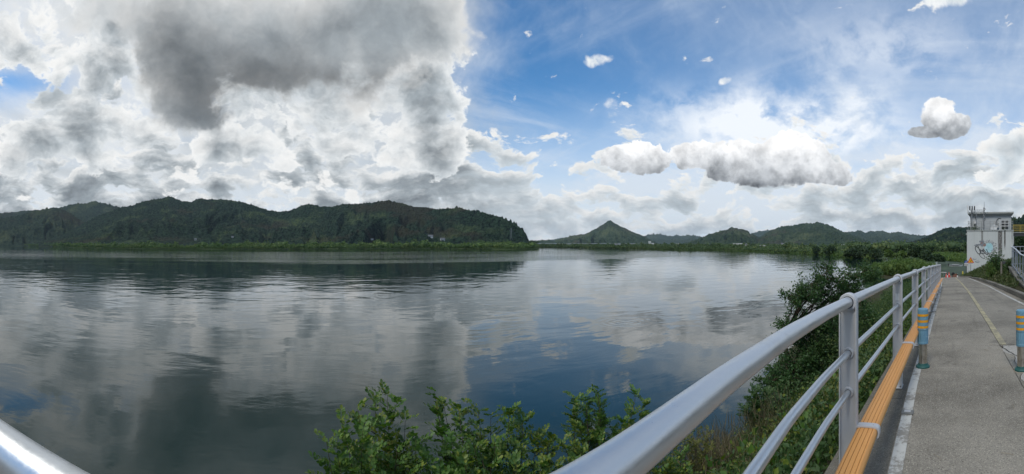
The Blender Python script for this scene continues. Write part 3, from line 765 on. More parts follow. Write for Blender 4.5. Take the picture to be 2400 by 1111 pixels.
def bollard(px, py, r, label):
    x, y = xy(px, r); t = empty('bollard', (x, y, zg(x))); tag(t, label, 'bollard', 'blue and yellow bollards across the path')
    MB().lathe([(.098, -.02), (.095, .004), (.07, .010)], n=24).build('mortar_ring', MAT['mortar'], t, True)
    MB().lathe([(.088, .003), (.088, .022), (.080, .032), (.066, .040), (.060, .058), (.056, .060)], n=28).build('base', MAT['green_base'], t, True)
    MB().lathe([(.0545, .02), (.0545, .34)], n=28).build('steel_tube', MAT['stainless'], t, True)
    # ribbed sleeve with three recessed bands
    pr = [(.056, .300), (.0655, .302), (.0670, .312), (.0670, .330), (.0645, .334)]
    sl = MB().lathe(pr, n=40)
    n = 72; V = []
    for z in (.334, .470):
        for k_ in range(n): r_ = .0640 if (k_ % 6) < 2 else .0672; V.append((r_*math.cos(2*math.pi*k_/n), r_*math.sin(2*math.pi*k_/n), z))
    sl.add(V, [(k_, (k_ + 1) % n, n + (k_ + 1) % n, n + k_) for k_ in range(n)])
    pr = [(.0645, .470), (.0672, .474), (.0672, .490)]
    zb = (.494, .566, .640)
    for z in zb: pr += [(.0672, z), (.0642, z + .002), (.0642, z + .030), (.0672, z + .032)]
    pr += [(.0672, .716), (.0655, .728), (.058, .735), (.030, .738), (.001, .738)]
    sl.lathe(pr, n=40); sl.build('sleeve', MAT['blue_plastic'], t, True)
    for z in zb: MB().lathe([(.0643, z + .0015), (.0685, z + .003), (.0685, z + .029), (.0643, z + .0305)], n=40, cap=False).build('reflective_band', MAT['amber'], t, True)
bollard(2163, 857, 5.15, 'blue bollard with three yellow bands on the white edge line beside the railing')
bollard(2394.5, 866, 5.0, 'blue bollard with three yellow bands in the pale patched concrete at the right edge')

# ------------------------------------------------------------------ intake tower at the end of the path
R_T = 52.0
pl, pr_ = Vector(xy(2266, R_T)), Vector(xy(2375, R_T))
te = (pr_ - pl).normalized(); tb = Vector((-te.y, te.x)); tb = tb if tb.dot(pl) > 0 else -tb
TW = (pr_ - pl).length; T_ROT = math.atan2(te.y, te.x)
Z0 = -2.45; ztw = lambda row: EYE - R_T*(row - YH)/F - Z0          # heights above the tower's foot
tower = empty('intake_tower', (pl.x, pl.y, Z0), T_ROT)
tag(tower, 'white concrete intake tower with a rooftop cabin, antennas and a cyclist mural', 'tower')
ax = lambda px: (px - 2266)/109.0*TW                                # distance along the front
# local axes: x across the front to the right, y depth, z up
DEP = 1.0 if tb.dot(Vector((-te.y, te.x))) > 0 else -1.0
def Y(b_): return DEP*b_
m, b = material('stained_white_wall'); p = OC(); x_, y2, z_ = sep(p)
n1_ = noise(p, .9, 6, .65); n2_ = noise(VM('MULTIPLY', p, (9, 1, .35)), 1.0, 5, .6); n3_ = noise(p, 7, 5, .7)
c = mix(n1_, (.40, .43, .43), (.53, .555, .55))
c = mix(step(n2_, .52, .72)*.45, c, (.33, .345, .33))
def streak(c, x0, w, z0, z1, col, a):
    f = step(M('ABSOLUTE', x_ - x0 + (n3_ - .5)*.10), w, w*.55)*step(z_ + (n2_ - .5)*1.2, z0, z1)
    return mix(f*step(n3_, .28, .52)*a, c, col)
HT = ztw(541)
c = streak(c, ax(2344), .34, HT - 4.6, HT - 2.0, (.075, .068, .062), .9)
c = streak(c, ax(2355), .14, HT - 2.6, HT - 1.4, (.06, .055, .05), .9)
c = streak(c, ax(2302), .16, HT - 2.4, HT - 1.2, (.15, .15, .14), .8)
c = streak(c, ax(2372), .07, HT - 2.0, HT - .8, (.12, .12, .11), .8)
c = mix(step(n3_ + step(z_, 1.2, 0)*.12, .60, .72)*.5, c, (.22, .23, .20))
grid = M('MAXIMUM', step(M('ABSOLUTE', M('FRACT', x_/.9) - .5), .490, .4965), step(M('ABSOLUTE', M('FRACT', z_/1.1) - .5), .490, .4965))
c = mix(grid*.30, c, (.25, .26, .26))
setp(b, Base_Color=c, Roughness=.9, Normal=bump(n3_ - grid*.5, .4, .01)); put(S.nt, b.inputs['Specular IOR Level'], .2); MAT['tower_wall'] = m
MAT['cabin_wall'] = simple('cabin_plaster', (.36, .385, .40), .85, var=.10, scale=1.5, wear=((.30, .32, .32), .62))
MAT['cabin_roof'] = simple('roof_concrete', (.33, .35, .34), .9, var=.25, scale=2.0, wear=((.08, .09, .08), .55))
MAT['dark_steel'] = simple('dark_steel', (.050, .054, .058), .6, metal=.3, var=.3)
MAT['galv'] = simple('galvanised', (.26, .275, .29), .5, metal=.5, var=.15)
MAT['dark_glass'] = simple('dark_opening', (.012, .013, .014), .25, spec=.5)
MAT['white_metal'] = simple('white_metal', (.58, .60, .61), .5, var=.08, wear=((.3, .29, .27), .68))
MAT['yellow_steel'] = simple('yellow_steel', (.36, .27, .05), .6, var=.2, wear=((.16, .12, .05), .62))
MAT['cable'] = simple('black_cable', (.015, .015, .016), .6)
MB().box((TW/2, Y(2.6), HT/2 - .5), (TW, 5.2, HT + 1.0), bev=.05).build('tower_block', MAT['tower_wall'], tower)
MB().box((TW/2, Y(2.6), HT + .04), (TW + .14, 5.34, .14), bev=.03).build('platform_slab', MAT['cabin_roof'], tower)
cz0, cz1 = HT + .11, ztw(501)
ca, cb = ax(2273), ax(2371)
cabin = MB().box(((ca + cb)/2, Y(2.9), (cz0 + cz1)/2), (cb - ca, 4.2, cz1 - cz0)).build('cabin', MAT['cabin_wall'], tower)
ra, rb_ = ax(2267.5), ax(2376.5)
# roof: flat slab on a flared eave, a fall of a few centimetres to the left
V = []
for a, b0, b1, dz in ((ca - .02, .78, 5.02, -.30), (ra + .03, .42, 5.3, 0.0)):
    for sx in (0, 1):
        for bb in (b0, b1):
            x = a if sx == 0 else (ca + cb) - a + (0 if dz else 0)
            V.append((x, Y(bb), cz1 + dz + (.0 if sx == 0 else .09)))
roof = MB().add(V, [(0, 1, 3, 2), (4, 6, 7, 5), (0, 2, 6, 4), (1, 5, 7, 3), (0, 4, 5, 1), (2, 3, 7, 6)]).build('roof_eave', MAT['cabin_wall'], tower)
rm = MB(); V = []
for z in (0.002, .20):
    for x, bb in ((ra, .36), (rb_, .36), (rb_, 5.36), (ra, 5.36)): V.append((x, Y(bb), cz1 + z + (.09 if x > 2 else 0)))
rm.add(V, [(3, 2, 1, 0), (4, 5, 6, 7), (0, 1, 5, 4), (1, 2, 6, 5), (2, 3, 7, 6), (3, 0, 4, 7)]).build('roof_slab', MAT['cabin_roof'], tower)
# door with barred windows
d0, d1 = ax(2346.5), ax(2365); dzt = ztw(515.5); yf = Y(.77)
dr = MB().box(((d0 + d1)/2, yf, (cz0 + dzt)/2), (d1 - d0, .06, dzt - cz0)).build('door', MAT['dark_glass'], tower)
fr = MB()
for x in (d0, (d0 + d1)/2, d1): fr.box((x, Y(.735), (cz0 + dzt)/2), (.075, .02, dzt - cz0))
for z in (cz0 + .05, cz0 + .55, dzt - .35, dzt): fr.box(((d0 + d1)/2, Y(.722), z), (d1 - d0 + .08, .02, .06))
fr.build('door_frame', MAT['white_metal'], dr)
for i in range(9):
    x = d0 + (d1 - d0)*(i + .5)/9
    MB().tube([(x, Y(.70), cz0 + .1), (x, Y(.70), dzt - .4)], .012, 6).build('bar', MAT['galv'], dr)
# guard rail round the platform
for px, b_ in ((2269, .08), (2273.5, 1.6), (2278, .08), (2289, .08), (2300, .08), (2320.5, .08), (2343, .08), (2346, .08), (2366, .08), (2374, .08)):
    big = px in (2343, 2346)
    MB().tube([(ax(px), Y(b_), cz0), (ax(px), Y(b_), ztw(514 if big else 518.5))], .05 if big else .028, 8).build('guard_post', MAT['white_metal'] if big else MAT['galv'], tower)
for row in (518.5, 523.5, 531):
    MB().tube([(ax(2269), Y(.08), ztw(row)), (ax(2374), Y(.08), ztw(row))], .022, 8).build('guard_rail', MAT['galv'], tower)
    MB().tube([(ax(2269), Y(.08), ztw(row)), (ax(2269), Y(5.0), ztw(row))], .022, 8).build('guard_rail', MAT['galv'], tower)
# antenna masts, cross frame and sector panels
for px, top_, r_ in ((2277.5, 488, .06), (2288, 497, .05), (2306, 486, .085)):
    MB().tube([(ax(px), Y(.35), cz0), (ax(px), Y(.35), ztw(top_))], r_, 10).build('mast', MAT['galv'], tower)
MB().tube([(ax(2306.5), Y(.35), ztw(486)), (ax(2306.8), Y(.35), ztw(478)), (ax(2306.8), Y(.35), ztw(471.5))], [.035, .022, .010], 8).build('whip_antenna', MAT['galv'], tower)
for row in (491.5, 494.8):
    MB().tube([(ax(2275), Y(.30), ztw(row + .6)), (ax(2307), Y(.30), ztw(row))], .035, 8).build('cross_arm', MAT['galv'], tower)
for px in (2284, 2290, 2295, 2301):
    MB().tube([(ax(px), Y(.30), ztw(491.6)), (ax(px + .6), Y(.30), ztw(494.8))], .02, 6).build('brace', MAT['galv'], tower)
for px, b_ in ((2267.8, .7), (2273, .05), (2278.5, .0), (2284, .1)):
    g = MB().box((ax(px), Y(b_), ztw(487.8)), (.16 if px > 2270 else .13, .10, .52 if px > 2270 else .9), bev=.03)
    o = g.build('sector_antenna', MAT['white_metal'] if px < 2270 else MAT['dark_steel'], tower)
    MB().tube([(ax(px), Y(b_ + .06), ztw(492)), (ax(px) + .12, Y(b_ + .15), ztw(495)), (ax(2278), Y(.3), ztw(500))], .018, 6).build('feeder_cable', MAT['cable'], o)
for px, r0_, r1_ in ((2309, 487, 494), (2309.5, 497, 503), (2309, 511, 518), (2285, 508, 515)):
    MB().tube([(ax(2306.5) if px > 2300 else ax(2288), Y(.28), ztw(r0_)), (ax(px), Y(.2), ztw(r0_ + 1.5)), (ax(px + .6), Y(.2), ztw((r0_ + r1_)/2)), (ax(2306.5) if px > 2300 else ax(2288), Y(.25), ztw(r1_))], .025, 6).build('feeder_cable', MAT['cable'], tower)
for px, row, w, h in ((2286.5, 521, .32, .42), (2289, 530, .26, .45), (2333, 532.5, .42, .75), (2326, 531, .30, .22), (2338, 531, .30, .25), (2341, 523, .14, .5), (2325, 536, .4, .3)):
    MB().box((ax(px), Y(.5), ztw(row)), (w, .3, h), bev=.02).build('equipment_box', MAT['white_metal'], tower)
MB().tube([(ax(2334.5), Y(.3), ztw(527)), (ax(2334.5), Y(.3), ztw(521)), (ax(2337), Y(.3), ztw(515.5)), (ax(2341), Y(.3), ztw(511.6)), (ax(2344.5), Y(.3), ztw(512)), (ax(2346), Y(.25), ztw(514))], .055, 8).build('gooseneck_pipe', MAT['cable'], tower, True)
MB().box((ax(2264.8), Y(.4), ztw(548.5)), (.16, .16, .2), bev=.05).build('lamp', MAT['white_metal'], tower)
# a few weeds rooted on the ledge
def weed_tuft(c, r_, n, L, seed):
    g = np.random.default_rng(seed); P = np.array(c) + np.c_[g.normal(0, r_, n), g.normal(0, r_*.5, n), np.abs(g.normal(0, r_*.8, n))]
    return leaf_mesh('tuft', P, g, L, .5)

# leaf cards ---------------------------------------------------------------
def leaf_arrays(P, g, L, W, out_dir=None, spread=1.0, droop=0.0):
    """A folded four-point leaf at every point; returns vertices and triangles."""
    n = len(P); d = g.normal(size=(n, 3))*spread
    if out_dir is not None: d = d + out_dir
    d[:, 2] -= droop
    d /= np.linalg.norm(d, axis=1, keepdims=True) + 1e-9
    h = g.normal(size=(n, 3)); h[:, 2] += .8
    s = np.cross(d, h); s /= np.linalg.norm(s, axis=1, keepdims=True) + 1e-9
    u = np.cross(s, d)
    L = np.asarray(L)*g.uniform(.7, 1.3, n); Wd = (L*W)[:, None]; L = L[:, None]
    V = np.stack([P, P + d*L*.45 + s*Wd*.5 + u*Wd*.18, P + d*L, P + d*L*.45 - s*Wd*.5 + u*Wd*.18], 1)
    i = np.arange(n)[:, None]*4
    return V.reshape(-1, 3), np.concatenate([i + [0, 1, 2], i + [0, 2, 3]], 1).reshape(-1, 3)
def leaf_mesh(name, P, g, L, W, out_dir=None, spread=1.0, droop=0.0):
    V, Tt = leaf_arrays(P, g, L, W, out_dir, spread, droop)
    return mesh_np(name, V, tris=Tt)
for px, n, r_ in ((2283, 220, .35), (2290, 60, .2), (2354, 60, .25)):
    lw = link('ledge_weeds', weed_tuft((ax(px), Y(.25), cz0 + .02), r_, n, .12, px), MAT['leaf_tree'], tower); lw['kind'] = 'stuff'

# the mural: flat paint, a cyclist bursting out of a broken wall
def flat(name, polys, col, dz, parent, rough=.85):
    if name == 'paint' and len(polys) < 8 and len(polys) > 1:
        for q_ in polys: flat(name, [q_], col, dz, parent, rough)
        return
    V, Fs = [], []
    for pl_ in polys:
        i = len(V); V += [(ax(x), Y(-dz), ztw(y)) for x, y in pl_]; Fs.append(tuple(range(i, i + len(pl_))))
    me = bpy.data.meshes.new(name); me.from_pydata(V, [], Fs); me.update()
    key = 'mural_%d' % (hash(col) % 99991)
    if key not in MAT: MAT[key] = simple(key, col, rough, var=.35, scale=3.5, wear=((.52, .55, .55), .60))
    o = link(name, me, MAT[key], parent)
    if name == 'strokes': o['kind'] = 'stuff'
    return o
def stroke(pts, w):
    P = []
    out_ = []
    for (x0, y0), (x1, y1) in zip(pts[:-1], pts[1:]):
        L = math.hypot(x1 - x0, y1 - y0) + 1e-6; w2 = w*1.55; nx, ny = -(y1 - y0)/L*w2/2, (x1 - x0)/L*w2/2
        out_.append([(x0 + nx, y0 + ny), (x1 + nx, y1 + ny), (x1 - nx, y1 - ny), (x0 - nx, y0 - ny)])
    return out_
def ell(cx, cy, a, b_, rot, w, n=26, t0=0, t1=6.283):
    cr, sr = math.cos(rot), math.sin(rot)
    pts = [(cx + a*math.cos(t)*cr - b_*math.sin(t)*sr, cy + a*math.cos(t)*sr + b_*math.sin(t)*cr) for t in np.linspace(t0, t1, n)]
    return stroke(pts, w)
def jag(cx, cy, a, b_, n, j, seed):
    g = random.Random(seed); return [(cx + a*g.uniform(1 - j, 1 + j)*math.cos(2*math.pi*k_/n), cy + b_*g.uniform(1 - j, 1 + j)*math.sin(2*math.pi*k_/n)) for k_ in range(n)]
mz = lambda x, y: (2265 + x/11.11, 540 + y/11.11)          # from the enlarged view of the wall
def mzs(l): return [mz(*q_) for q_ in l]
mural = MB()
mu = flat('mural', [mzs(jag(585, 450, 112, 130, 17, .12, 3))], (.36, .55, .60), .004, tower)
flat('paint', [mzs(jag(590, 395, 70, 60, 13, .2, 5))], (.30, .52, .56), .0055, mu)
flat('paint', [mzs(jag(415, 360, 80, 62, 12, .25, 7)), mzs(jag(330, 375, 60, 24, 9, .3, 8)), mzs([(180, 400), (260, 355), (300, 365), (230, 395)]), mzs(jag(365, 290, 42, 26, 9, .2, 9)), mzs(jag(430, 290, 40, 34, 9, .2, 19))], (.20, .22, .245), .007, mu)
flat('paint', [mzs(jag(470, 385, 42, 36, 9, .2, 11)), mzs(jag(400, 330, 26, 20, 8, .3, 12))], (.25, .17, .15), .0085, mu)
wh = ell(300, 520, 112, 48, 1.05, 13) + ell(500, 545, 100, 42, .98, 12, 20, -2.0, 2.2) + ell(410, 660, 95, 42, .75, 9)
flat('strokes', [mzs(s_) for s_ in wh], (.050, .055, .060), .010, mu)
fr_ = stroke([(300, 395), (370, 590), (500, 600)], 13) + stroke([(430, 470), (520, 590)], 12) + stroke([(380, 540), (440, 500), (470, 520)], 16) + stroke([(410, 530), (450, 560)], 22) + stroke([(225, 410), (300, 385)], 10) + stroke([(370, 480), (380, 600)], 10)
flat('strokes', [mzs(s_) for s_ in fr_], (.075, .082, .09), .0115, mu)
g = random.Random(4); crk = []
for k_ in range(26):
    a = -2.3 + k_*.17; r0_, x, y = 118, 585 + 112*math.cos(a), 450 + 130*math.sin(a)
    pts = [(x, y)]
    for _ in range(3): a2 = a + g.uniform(-.7, .7); L = g.uniform(15, 34); x += L*math.cos(a2); y += L*math.sin(a2); pts.append((x, y))
    crk += stroke(pts, g.uniform(4, 8))
crk += [jag(g.uniform(600, 800), g.uniform(330, 560), g.uniform(6, 14), g.uniform(6, 12), 6, .3, i) for i in range(16)]
flat('strokes', [mzs(s_) for s_ in crk], (.17, .185, .20), .013, mu)
lo = [jag(215, 745, 55, 20, 10, .2, 31), jag(290, 815, 62, 26, 12, .12, 32)]
for s_ in lo: flat('paint', [mzs(s_)], (.16, .18, .19), .007, mu)
flat('paint', [mzs(s_) for s_ in [jag(215, 738, 40, 11, 9, .2, 33), jag(292, 812, 44, 13, 10, .2, 34)]], (.42, .45, .46), .0085, mu)

# footbridge leaving the tower to the right
fb = empty('footbridge', (pl.x, pl.y, Z0), T_ROT); tag(fb, 'yellow railed footbridge on dark girders running right from the tower', 'footbridge')
fz = ztw(544.5)
MB().box((TW + 6.05, Y(3.2), fz - .22), (12, 1.5, .40)).build('girder', MAT['dark_steel'], fb)
MB().box((TW + 6.05, Y(3.2), fz + .03), (12, 1.7, .08)).build('deck', MAT['cabin_roof'], fb)
for yb in (2.4, 4.0):
    for i in range(13): MB().tube([(TW + .15 + i*.98, Y(yb), fz + .07), (TW + .15 + i*.98, Y(yb), fz + 1.05)], .03, 6).build('rail_post', MAT['yellow_steel'], fb)
    for h in (1.05, .80, .55, .30): MB().tube([(TW + .1, Y(yb), fz + h), (TW + 12, Y(yb), fz + h)], .028 if h == 1.05 else .02, 6).build('hand_rail', MAT['yellow_steel'], fb)
MB().box((TW + .12, Y(3.2), fz - 1.0), (.22, 1.6, 1.1)).build('corbel', MAT['cabin_roof'], fb)
MB().box((TW + 9, Y(3.2), (fz - .45)/2 - .3), (.8, 1.2, fz - .45 + .6)).build('pier', MAT['cabin_roof'], fb)

# ------------------------------------------------------------------ signs in front of the tower
def face_cam(name, px, r, z):
    x, y = xy(px, r); o = empty(name, (x, y, z), -phi(px)); return o       # local -Y faces the camera, +X is to the right
MAT['sign_red'] = simple('sign_red', (.42, .035, .022), .45); MAT['sign_yellow'] = simple('sign_yellow', (.62, .33, .010), .45)
MAT['sign_black'] = simple('sign_black', (.012, .012, .012), .5); MAT['sign_blue'] = simple('sign_blue', (.012, .065, .26), .45)
MAT['sign_white'] = simple('sign_white', (.60, .61, .61), .5)
r_s = 45.0; zb = bank_z(np.array(xy(2275, r_s)[0]), np.array(xy(2275, r_s)[1])).item()
zr = lambda row: EYE - r_s*(row - YH)/F
ws = face_cam('warning_sign', 2275, r_s, zb - .1); tag(ws, 'red edged yellow triangle sign with a black bend arrow before the tower', 'sign')
hz = lambda row: zr(row) - (zb - .1)
MB().tube([(0, .03, 0), (0, .03, hz(604))], .035, 10).build('pole', MAT['galv'], ws)
def tri(h, cz): return [(-h*.577, cz - h/3), (h*.577, cz - h/3), (0, cz + h*2/3)]
def plate(name, poly, y0, y1, mat, par): return MB().prism(poly, lambda u, v, t: (u, t, v), y0, y1).build(name, mat, par)
cz = hz(611.6); hh = .66
plate('red_border', tri(hh, cz), -.012, .0, MAT['sign_red'], ws)
plate('yellow_panel', tri(hh*.70, cz), -.016, -.013, MAT['sign_yellow'], ws)
arrow = [(-.045, -.13), (-.005, -.13), (-.005, -.02), (.02, .01), (.06, .015), (.06, -.02), (.13, .035), (.06, .09), (.06, .055), (0, .05), (-.045, .0)]
plate('bend_arrow', [(u, cz + v - .01) for u, v in arrow], -.020, -.017, MAT['sign_black'], ws)
sp = plate('sub_plate', [(-.30, hz(616.4)), (.30, hz(616.4)), (.30, hz(619.2)), (-.30, hz(619.2))], -.012, 0, MAT['sign_white'], ws)
for i in range(6): plate('lettering', [(-.25 + i*.088, hz(617.1)), (-.19 + i*.088, hz(617.1)), (-.19 + i*.088, hz(618.5)), (-.25 + i*.088, hz(618.5))], -.015, -.0125, MAT['dark_steel'], sp)
bs = face_cam('cycle_path_sign', 2264.6, r_s + .6, zb - .1); tag(bs, 'blue sign with a white cycle symbol above a text plate, left of the triangle sign', 'sign')
MB().tube([(.0, .03, 0), (.0, .03, hz(611))], .03, 8).build('pole', MAT['dark_steel'], bs)
def disc(cx, cz_, r_, n=20): return [(cx + r_*math.cos(2*math.pi*k_/n), cz_ + r_*math.sin(2*math.pi*k_/n)) for k_ in range(n)]
bz = hz(614.2)
plate('blue_panel', [(-.2, bz - .14), (.2, bz - .14), (.2, bz + .05), (.12, bz + .15), (-.12, bz + .15), (-.2, bz + .05)], -.012, 0, MAT['sign_blue'], bs)
for s_ in (-1, 1):
    n = 16
    V = [(s_*.075 + r_*math.cos(2*math.pi*k_/n), -.014, bz - .05 + r_*math.sin(2*math.pi*k_/n)) for k_ in range(n) for r_ in (.05, .032)]
    MB().add(V, [(2*k_, 2*((k_ + 1) % n), 2*((k_ + 1) % n) + 1, 2*k_ + 1) for k_ in range(n)]).build('cycle_wheel', MAT['sign_white'], bs)
MB().add([(u, -.0145, bz + v) for u, v in ((-.075, -.05), (-.03, .05), (.05, .05), (.075, -.05), (.06, -.05), (.035, .03), (-.02, .03), (-.055, -.05))], [(0, 1, 6, 7), (1, 2, 5, 6), (2, 3, 4, 5)]).build('cycle_frame', MAT['sign_white'], bs)
tp = plate('text_plate', [(-.21, hz(617.6)), (.21, hz(617.6)), (.21, hz(623.8)), (-.21, hz(623.8))], -.012, 0, MAT['sign_white'], bs)
plate('dark_band', [(-.19, hz(619.6)), (.19, hz(619.6)), (.19, hz(622.8)), (-.19, hz(622.8))], -.015, -.0125, MAT['dark_steel'], tp)
for i in range(4): plate('lettering', [(-.16 + i*.085, hz(620.3)), (-.10 + i*.085, hz(620.3)), (-.10 + i*.085, hz(621.8)), (-.16 + i*.085, hz(621.8))], -.0175, -.0155, MAT['sign_white'], tp)

# ------------------------------------------------------------------ what closes the far end of the path
MAT['cone_red'] = simple('cone_red', (.50, .040, .030), .5, var=.15); MAT['cone_white'] = simple('cone_white', (.62, .62, .60), .5)
def cone(px, r, h, lab):
    x, y = xy(px, r); t = empty('traffic_cone', (x, y, zg(x) + .005)); tag(t, lab, 'traffic cone', 'cones at the end of the path')
    k_ = h/.45; fr_ = lambda z: .12*k_*(1 - z/h*.82)
    MB().box((0, 0, .015), (.30*k_, .30*k_, .03), bev=.01).build('base', MAT['cone_red'], t)
    MB().lathe([(fr_(0), .03), (fr_(h), h)], n=16).build('body', MAT['cone_red'], t, True)
    MB().lathe([(fr_(h*.45) + .003, h*.45), (fr_(h*.66) + .003, h*.66)], n=16, cap=False).build('white_band', MAT['cone_white'], t, True)
cone(2218, 36.3, .34, 'short red traffic cone nearest the railing end'); cone(2224.3, 36.2, .44, 'taller red traffic cone with a white band right of the white post')
def marker(px, r, h, lab):
    x, y = xy(px, r); t = empty('marker_post', (x, y, zg(x))); tag(t, lab, 'post', 'white posts at the end of the path')
    MB().lathe([(.055, 0), (.055, h*.45), (.05, h*.46)], n=14).build('white_sleeve', MAT['cone_white'], t, True)
    MB().lathe([(.05, h*.45), (.06, h*.5), (.06, h*.68), (.03, h*.72)], n=14).build('dark_cap', MAT['sign_black'], t, True)
    MB().tube([(0, 0, h*.7), (0, 0, h)], .012, 6).build('rod', MAT['galv'], t)
marker(2220.6, 36.0, .42, 'white sleeved post with a black top between the two red cones'); marker(2243.9, 36.3, .38, 'white sleeved post with a black top standing alone on the yellow line side')
# black sack over a stake, low red-brown barrier boards, white bar, yellow hydrant
x, y = xy(2232.2, 36.4); t = empty('sack_on_stake', (x, y, zg(x))); tag(t, 'black plastic sack hung on a thin stake beside the red boards', 'sack')
MB().tube([(0, 0, 0), (0, 0, .36)], .02, 6).build('stake', MAT['dark_steel'], t)
sk = MB(); g = random.Random(2); n = 12; V = []
for z, r_ in ((.16, .05), (.22, .10), (.30, .13), (.37, .11), (.42, .05), (.46, .012)):
    for k_ in range(n): a = 2*math.pi*k_/n; q_ = r_*g.uniform(.75, 1.25); V.append((q_*math.cos(a)*.8, q_*math.sin(a) - (.06 if z > .28 else 0), z))
sk.add(V, [(i*n + k_, i*n + (k_ + 1) % n, (i + 1)*n + (k_ + 1) % n, (i + 1)*n + k_) for i in range(5) for k_ in range(n)] + [tuple(range(5*n, 6*n)), tuple(range(n - 1, -1, -1))]).build('sack', MAT['cable'], t, True)
MAT['rust'] = simple('rusty_red_boards', (.20, .065, .040), .8, var=.3)
t = face_cam('barrier', 2237, 36.9, zg(36.8)); tag(t, 'low rust red slatted barrier at the end of the path', 'barrier')
for i in range(5): MB().box((-.16 + i*.085, 0, .15), (.05, .02, .30)).build('slat', MAT['rust'], t)
for z in (.08, .24): MB().box((0, .02, z), (.44, .018, .04)).build('rail', MAT['rust'], t)
t = face_cam('low_rail', 2210, 39.0, zg(39.0)); tag(t, 'low white horizontal bar at the path end beyond the railing', 'rail')
MB().tube([(-.28, 0, .40), (.34, 0, .40)], .025, 8).build('bar', MAT['cone_white'], t)
for x in (-.2, .03, .28): MB().tube([(x, 0, 0), (x, 0, .40)], .02, 6).build('upright', MAT['galv'], t)
x, y = xy(2256.5, 40); t = empty('yellow_marker', (x, y, bank_z(np.array(x), np.array(y)).item())); tag(t, 'small yellow post in the weeds left of the tower', 'post')
MB().lathe([(.07, 0), (.07, .42), (.05, .50), (.02, .53)], n=12).build('body', simple('yellow_plastic', (.40, .33, .03), .6), t, True)
MB().lathe([(.076, .12), (.076, .18)], n=12, cap=False).build('collar', MAT['dark_steel'], t, True)

# ------------------------------------------------------------------ boat moored in the inlet
x, y = xy(2239, 133); t = empty('work_boat', (x, y, WATER), -phi(2239) - .12); tag(t, 'small flat white work boat with an outboard moored in the inlet', 'boat')
MAT['hull'] = simple('boat_hull', (.50, .51, .51), .5, wear=((.25, .25, .24), .62)); MAT['deck'] = simple('boat_deck', (.28, .29, .31), .6)
V = []
for x, w, zb_, zt in ((-2.0, .62, -.12, .42), (-1.2, .70, -.15, .42), (.6, .70, -.15, .44), (1.5, .52, -.10, .50), (2.15, .20, .10, .58), (2.35, .03, .30, .62)):
    V += [(x, -w, zt), (x, -w*.82, zb_), (x, w*.82, zb_), (x, w, zt)]
MB().add(V, [(i*4 + k_, i*4 + k_ + 1, i*4 + k_ + 5, i*4 + k_ + 4) for i in range(5) for k_ in range(3)] + [(i*4 + 3, i*4, i*4 + 4, i*4 + 7) for i in range(5)] + [(0, 3, 2, 1), (20, 21, 22, 23)]).build('hull', MAT['hull'], t)
MB().tube([(-2.0, -.70, .36), (.6, -.78, .38), (1.5, -.58, .44), (2.2, -.2, .52)], .06, 8).build('rubbing_strake', MAT['dark_steel'], t)
MB().box((-.2, 0, .50), (1.8, .8, .18), bev=.04).build('deck_house', MAT['deck'], t)
MB().box((.1, 0, .62), (2.0, .9, .04), bev=.01).build('canopy', MAT['hull'], t)
ob = MB().box((-2.18, 0, .62), (.34, .30, .46), bev=.08).build('outboard', MAT['sign_black'], t)
MB().box((-2.2, 0, .05), (.14, .10, .9)).build('leg', MAT['sign_black'], ob)
for x, h in ((-1.5, .75), (-.9, .95), (1.3, .7)): MB().tube([(x, .1, .42), (x, .1, .42 + h*.6)], .025, 6).build('stanchion', MAT['galv'], t)

# ------------------------------------------------------------------ steel fence on a concrete wall at the right edge
fw = empty('retaining_wall', (14.0, -3.2, -1.0)); tag(fw, 'stained concrete wall with coping carrying the blue-grey fence', 'wall')
fo = Vector((14.0, -3.2, -1.0))
FPATH = [(13.6, -2.98, -.42), (15.2, -3.04, -.30), (17.2, -3.11, -.20), (18.7, -3.18, -.16), (20.4, -3.26, .02), (22.0, -3.36, .12), (23.6, -3.47, .16)]
fp = [Vector(q_) for q_ in FPATH]
for a, b_ in zip(fp[:-1], fp[1:]):
    V = []
    for q_, e in ((a, .004), (b_, -.004)):
        for dy, dz in ((.14, -1.0), (.14, 0), (-.30, 0), (-.30, -1.0)): V.append((q_.x + e - fo.x, q_.y + dy - fo.y, q_.z + dz - fo.z - .08))
    MB().add(V, [(0, 1, 5, 4), (1, 2, 6, 5), (2, 3, 7, 6), (3, 0, 4, 7), (3, 2, 1, 0), (4, 5, 6, 7)]).build('wall_block', MAT['kerb'], fw)
    V = []
    for q_, e in ((a, .004), (b_, -.004)):
        for dy, dz in ((.19, -.077), (.19, .0), (-.34, 0), (-.34, -.077)): V.append((q_.x + e - fo.x, q_.y + dy - fo.y, q_.z + dz - fo.z))
    MB().add(V, [(0, 1, 5, 4), (1, 2, 6, 5), (2, 3, 7, 6), (3, 0, 4, 7), (3, 2, 1, 0), (4, 5, 6, 7)]).build('coping', MAT['kerb'], fw)
MAT['fence_blue'] = simple('fence_blue_grey', (.20, .225, .255), .5, var=.15, metal=.1, wear=((.20, .20, .19), .68))
fn = empty('steel_fence', (18.7, -3.18, -.16)); tag(fn, 'blue-grey upright bar fence with a pale curved handrail at the right edge', 'fence')
no = Vector((18.7, -3.18, -.16))
cum = [0]
for a, b_ in zip(fp[:-1], fp[1:]): cum.append(cum[-1] + (b_ - a).length)
def fpt(d_): return Vector([float(np.interp(d_, cum, [q_[k_] for q_ in FPATH])) for k_ in range(3)])
topz = lambda d_: 1.12 + .10*math.sin(max(0, d_ - 5)/3*math.pi)*0
MB().tube([fpt(d_) + Vector((0, 0, topz(d_))) - no for d_ in np.linspace(3.2, cum[-1], 24)], .036, 10).build('handrail', MAT['rail_steel'], fn, True)
MB().tube([fpt(d_) + Vector((0, 0, .12)) - no for d_ in np.linspace(3.2, cum[-1], 24)], .022, 8).build('bottom_rail', MAT['fence_blue'], fn, True)
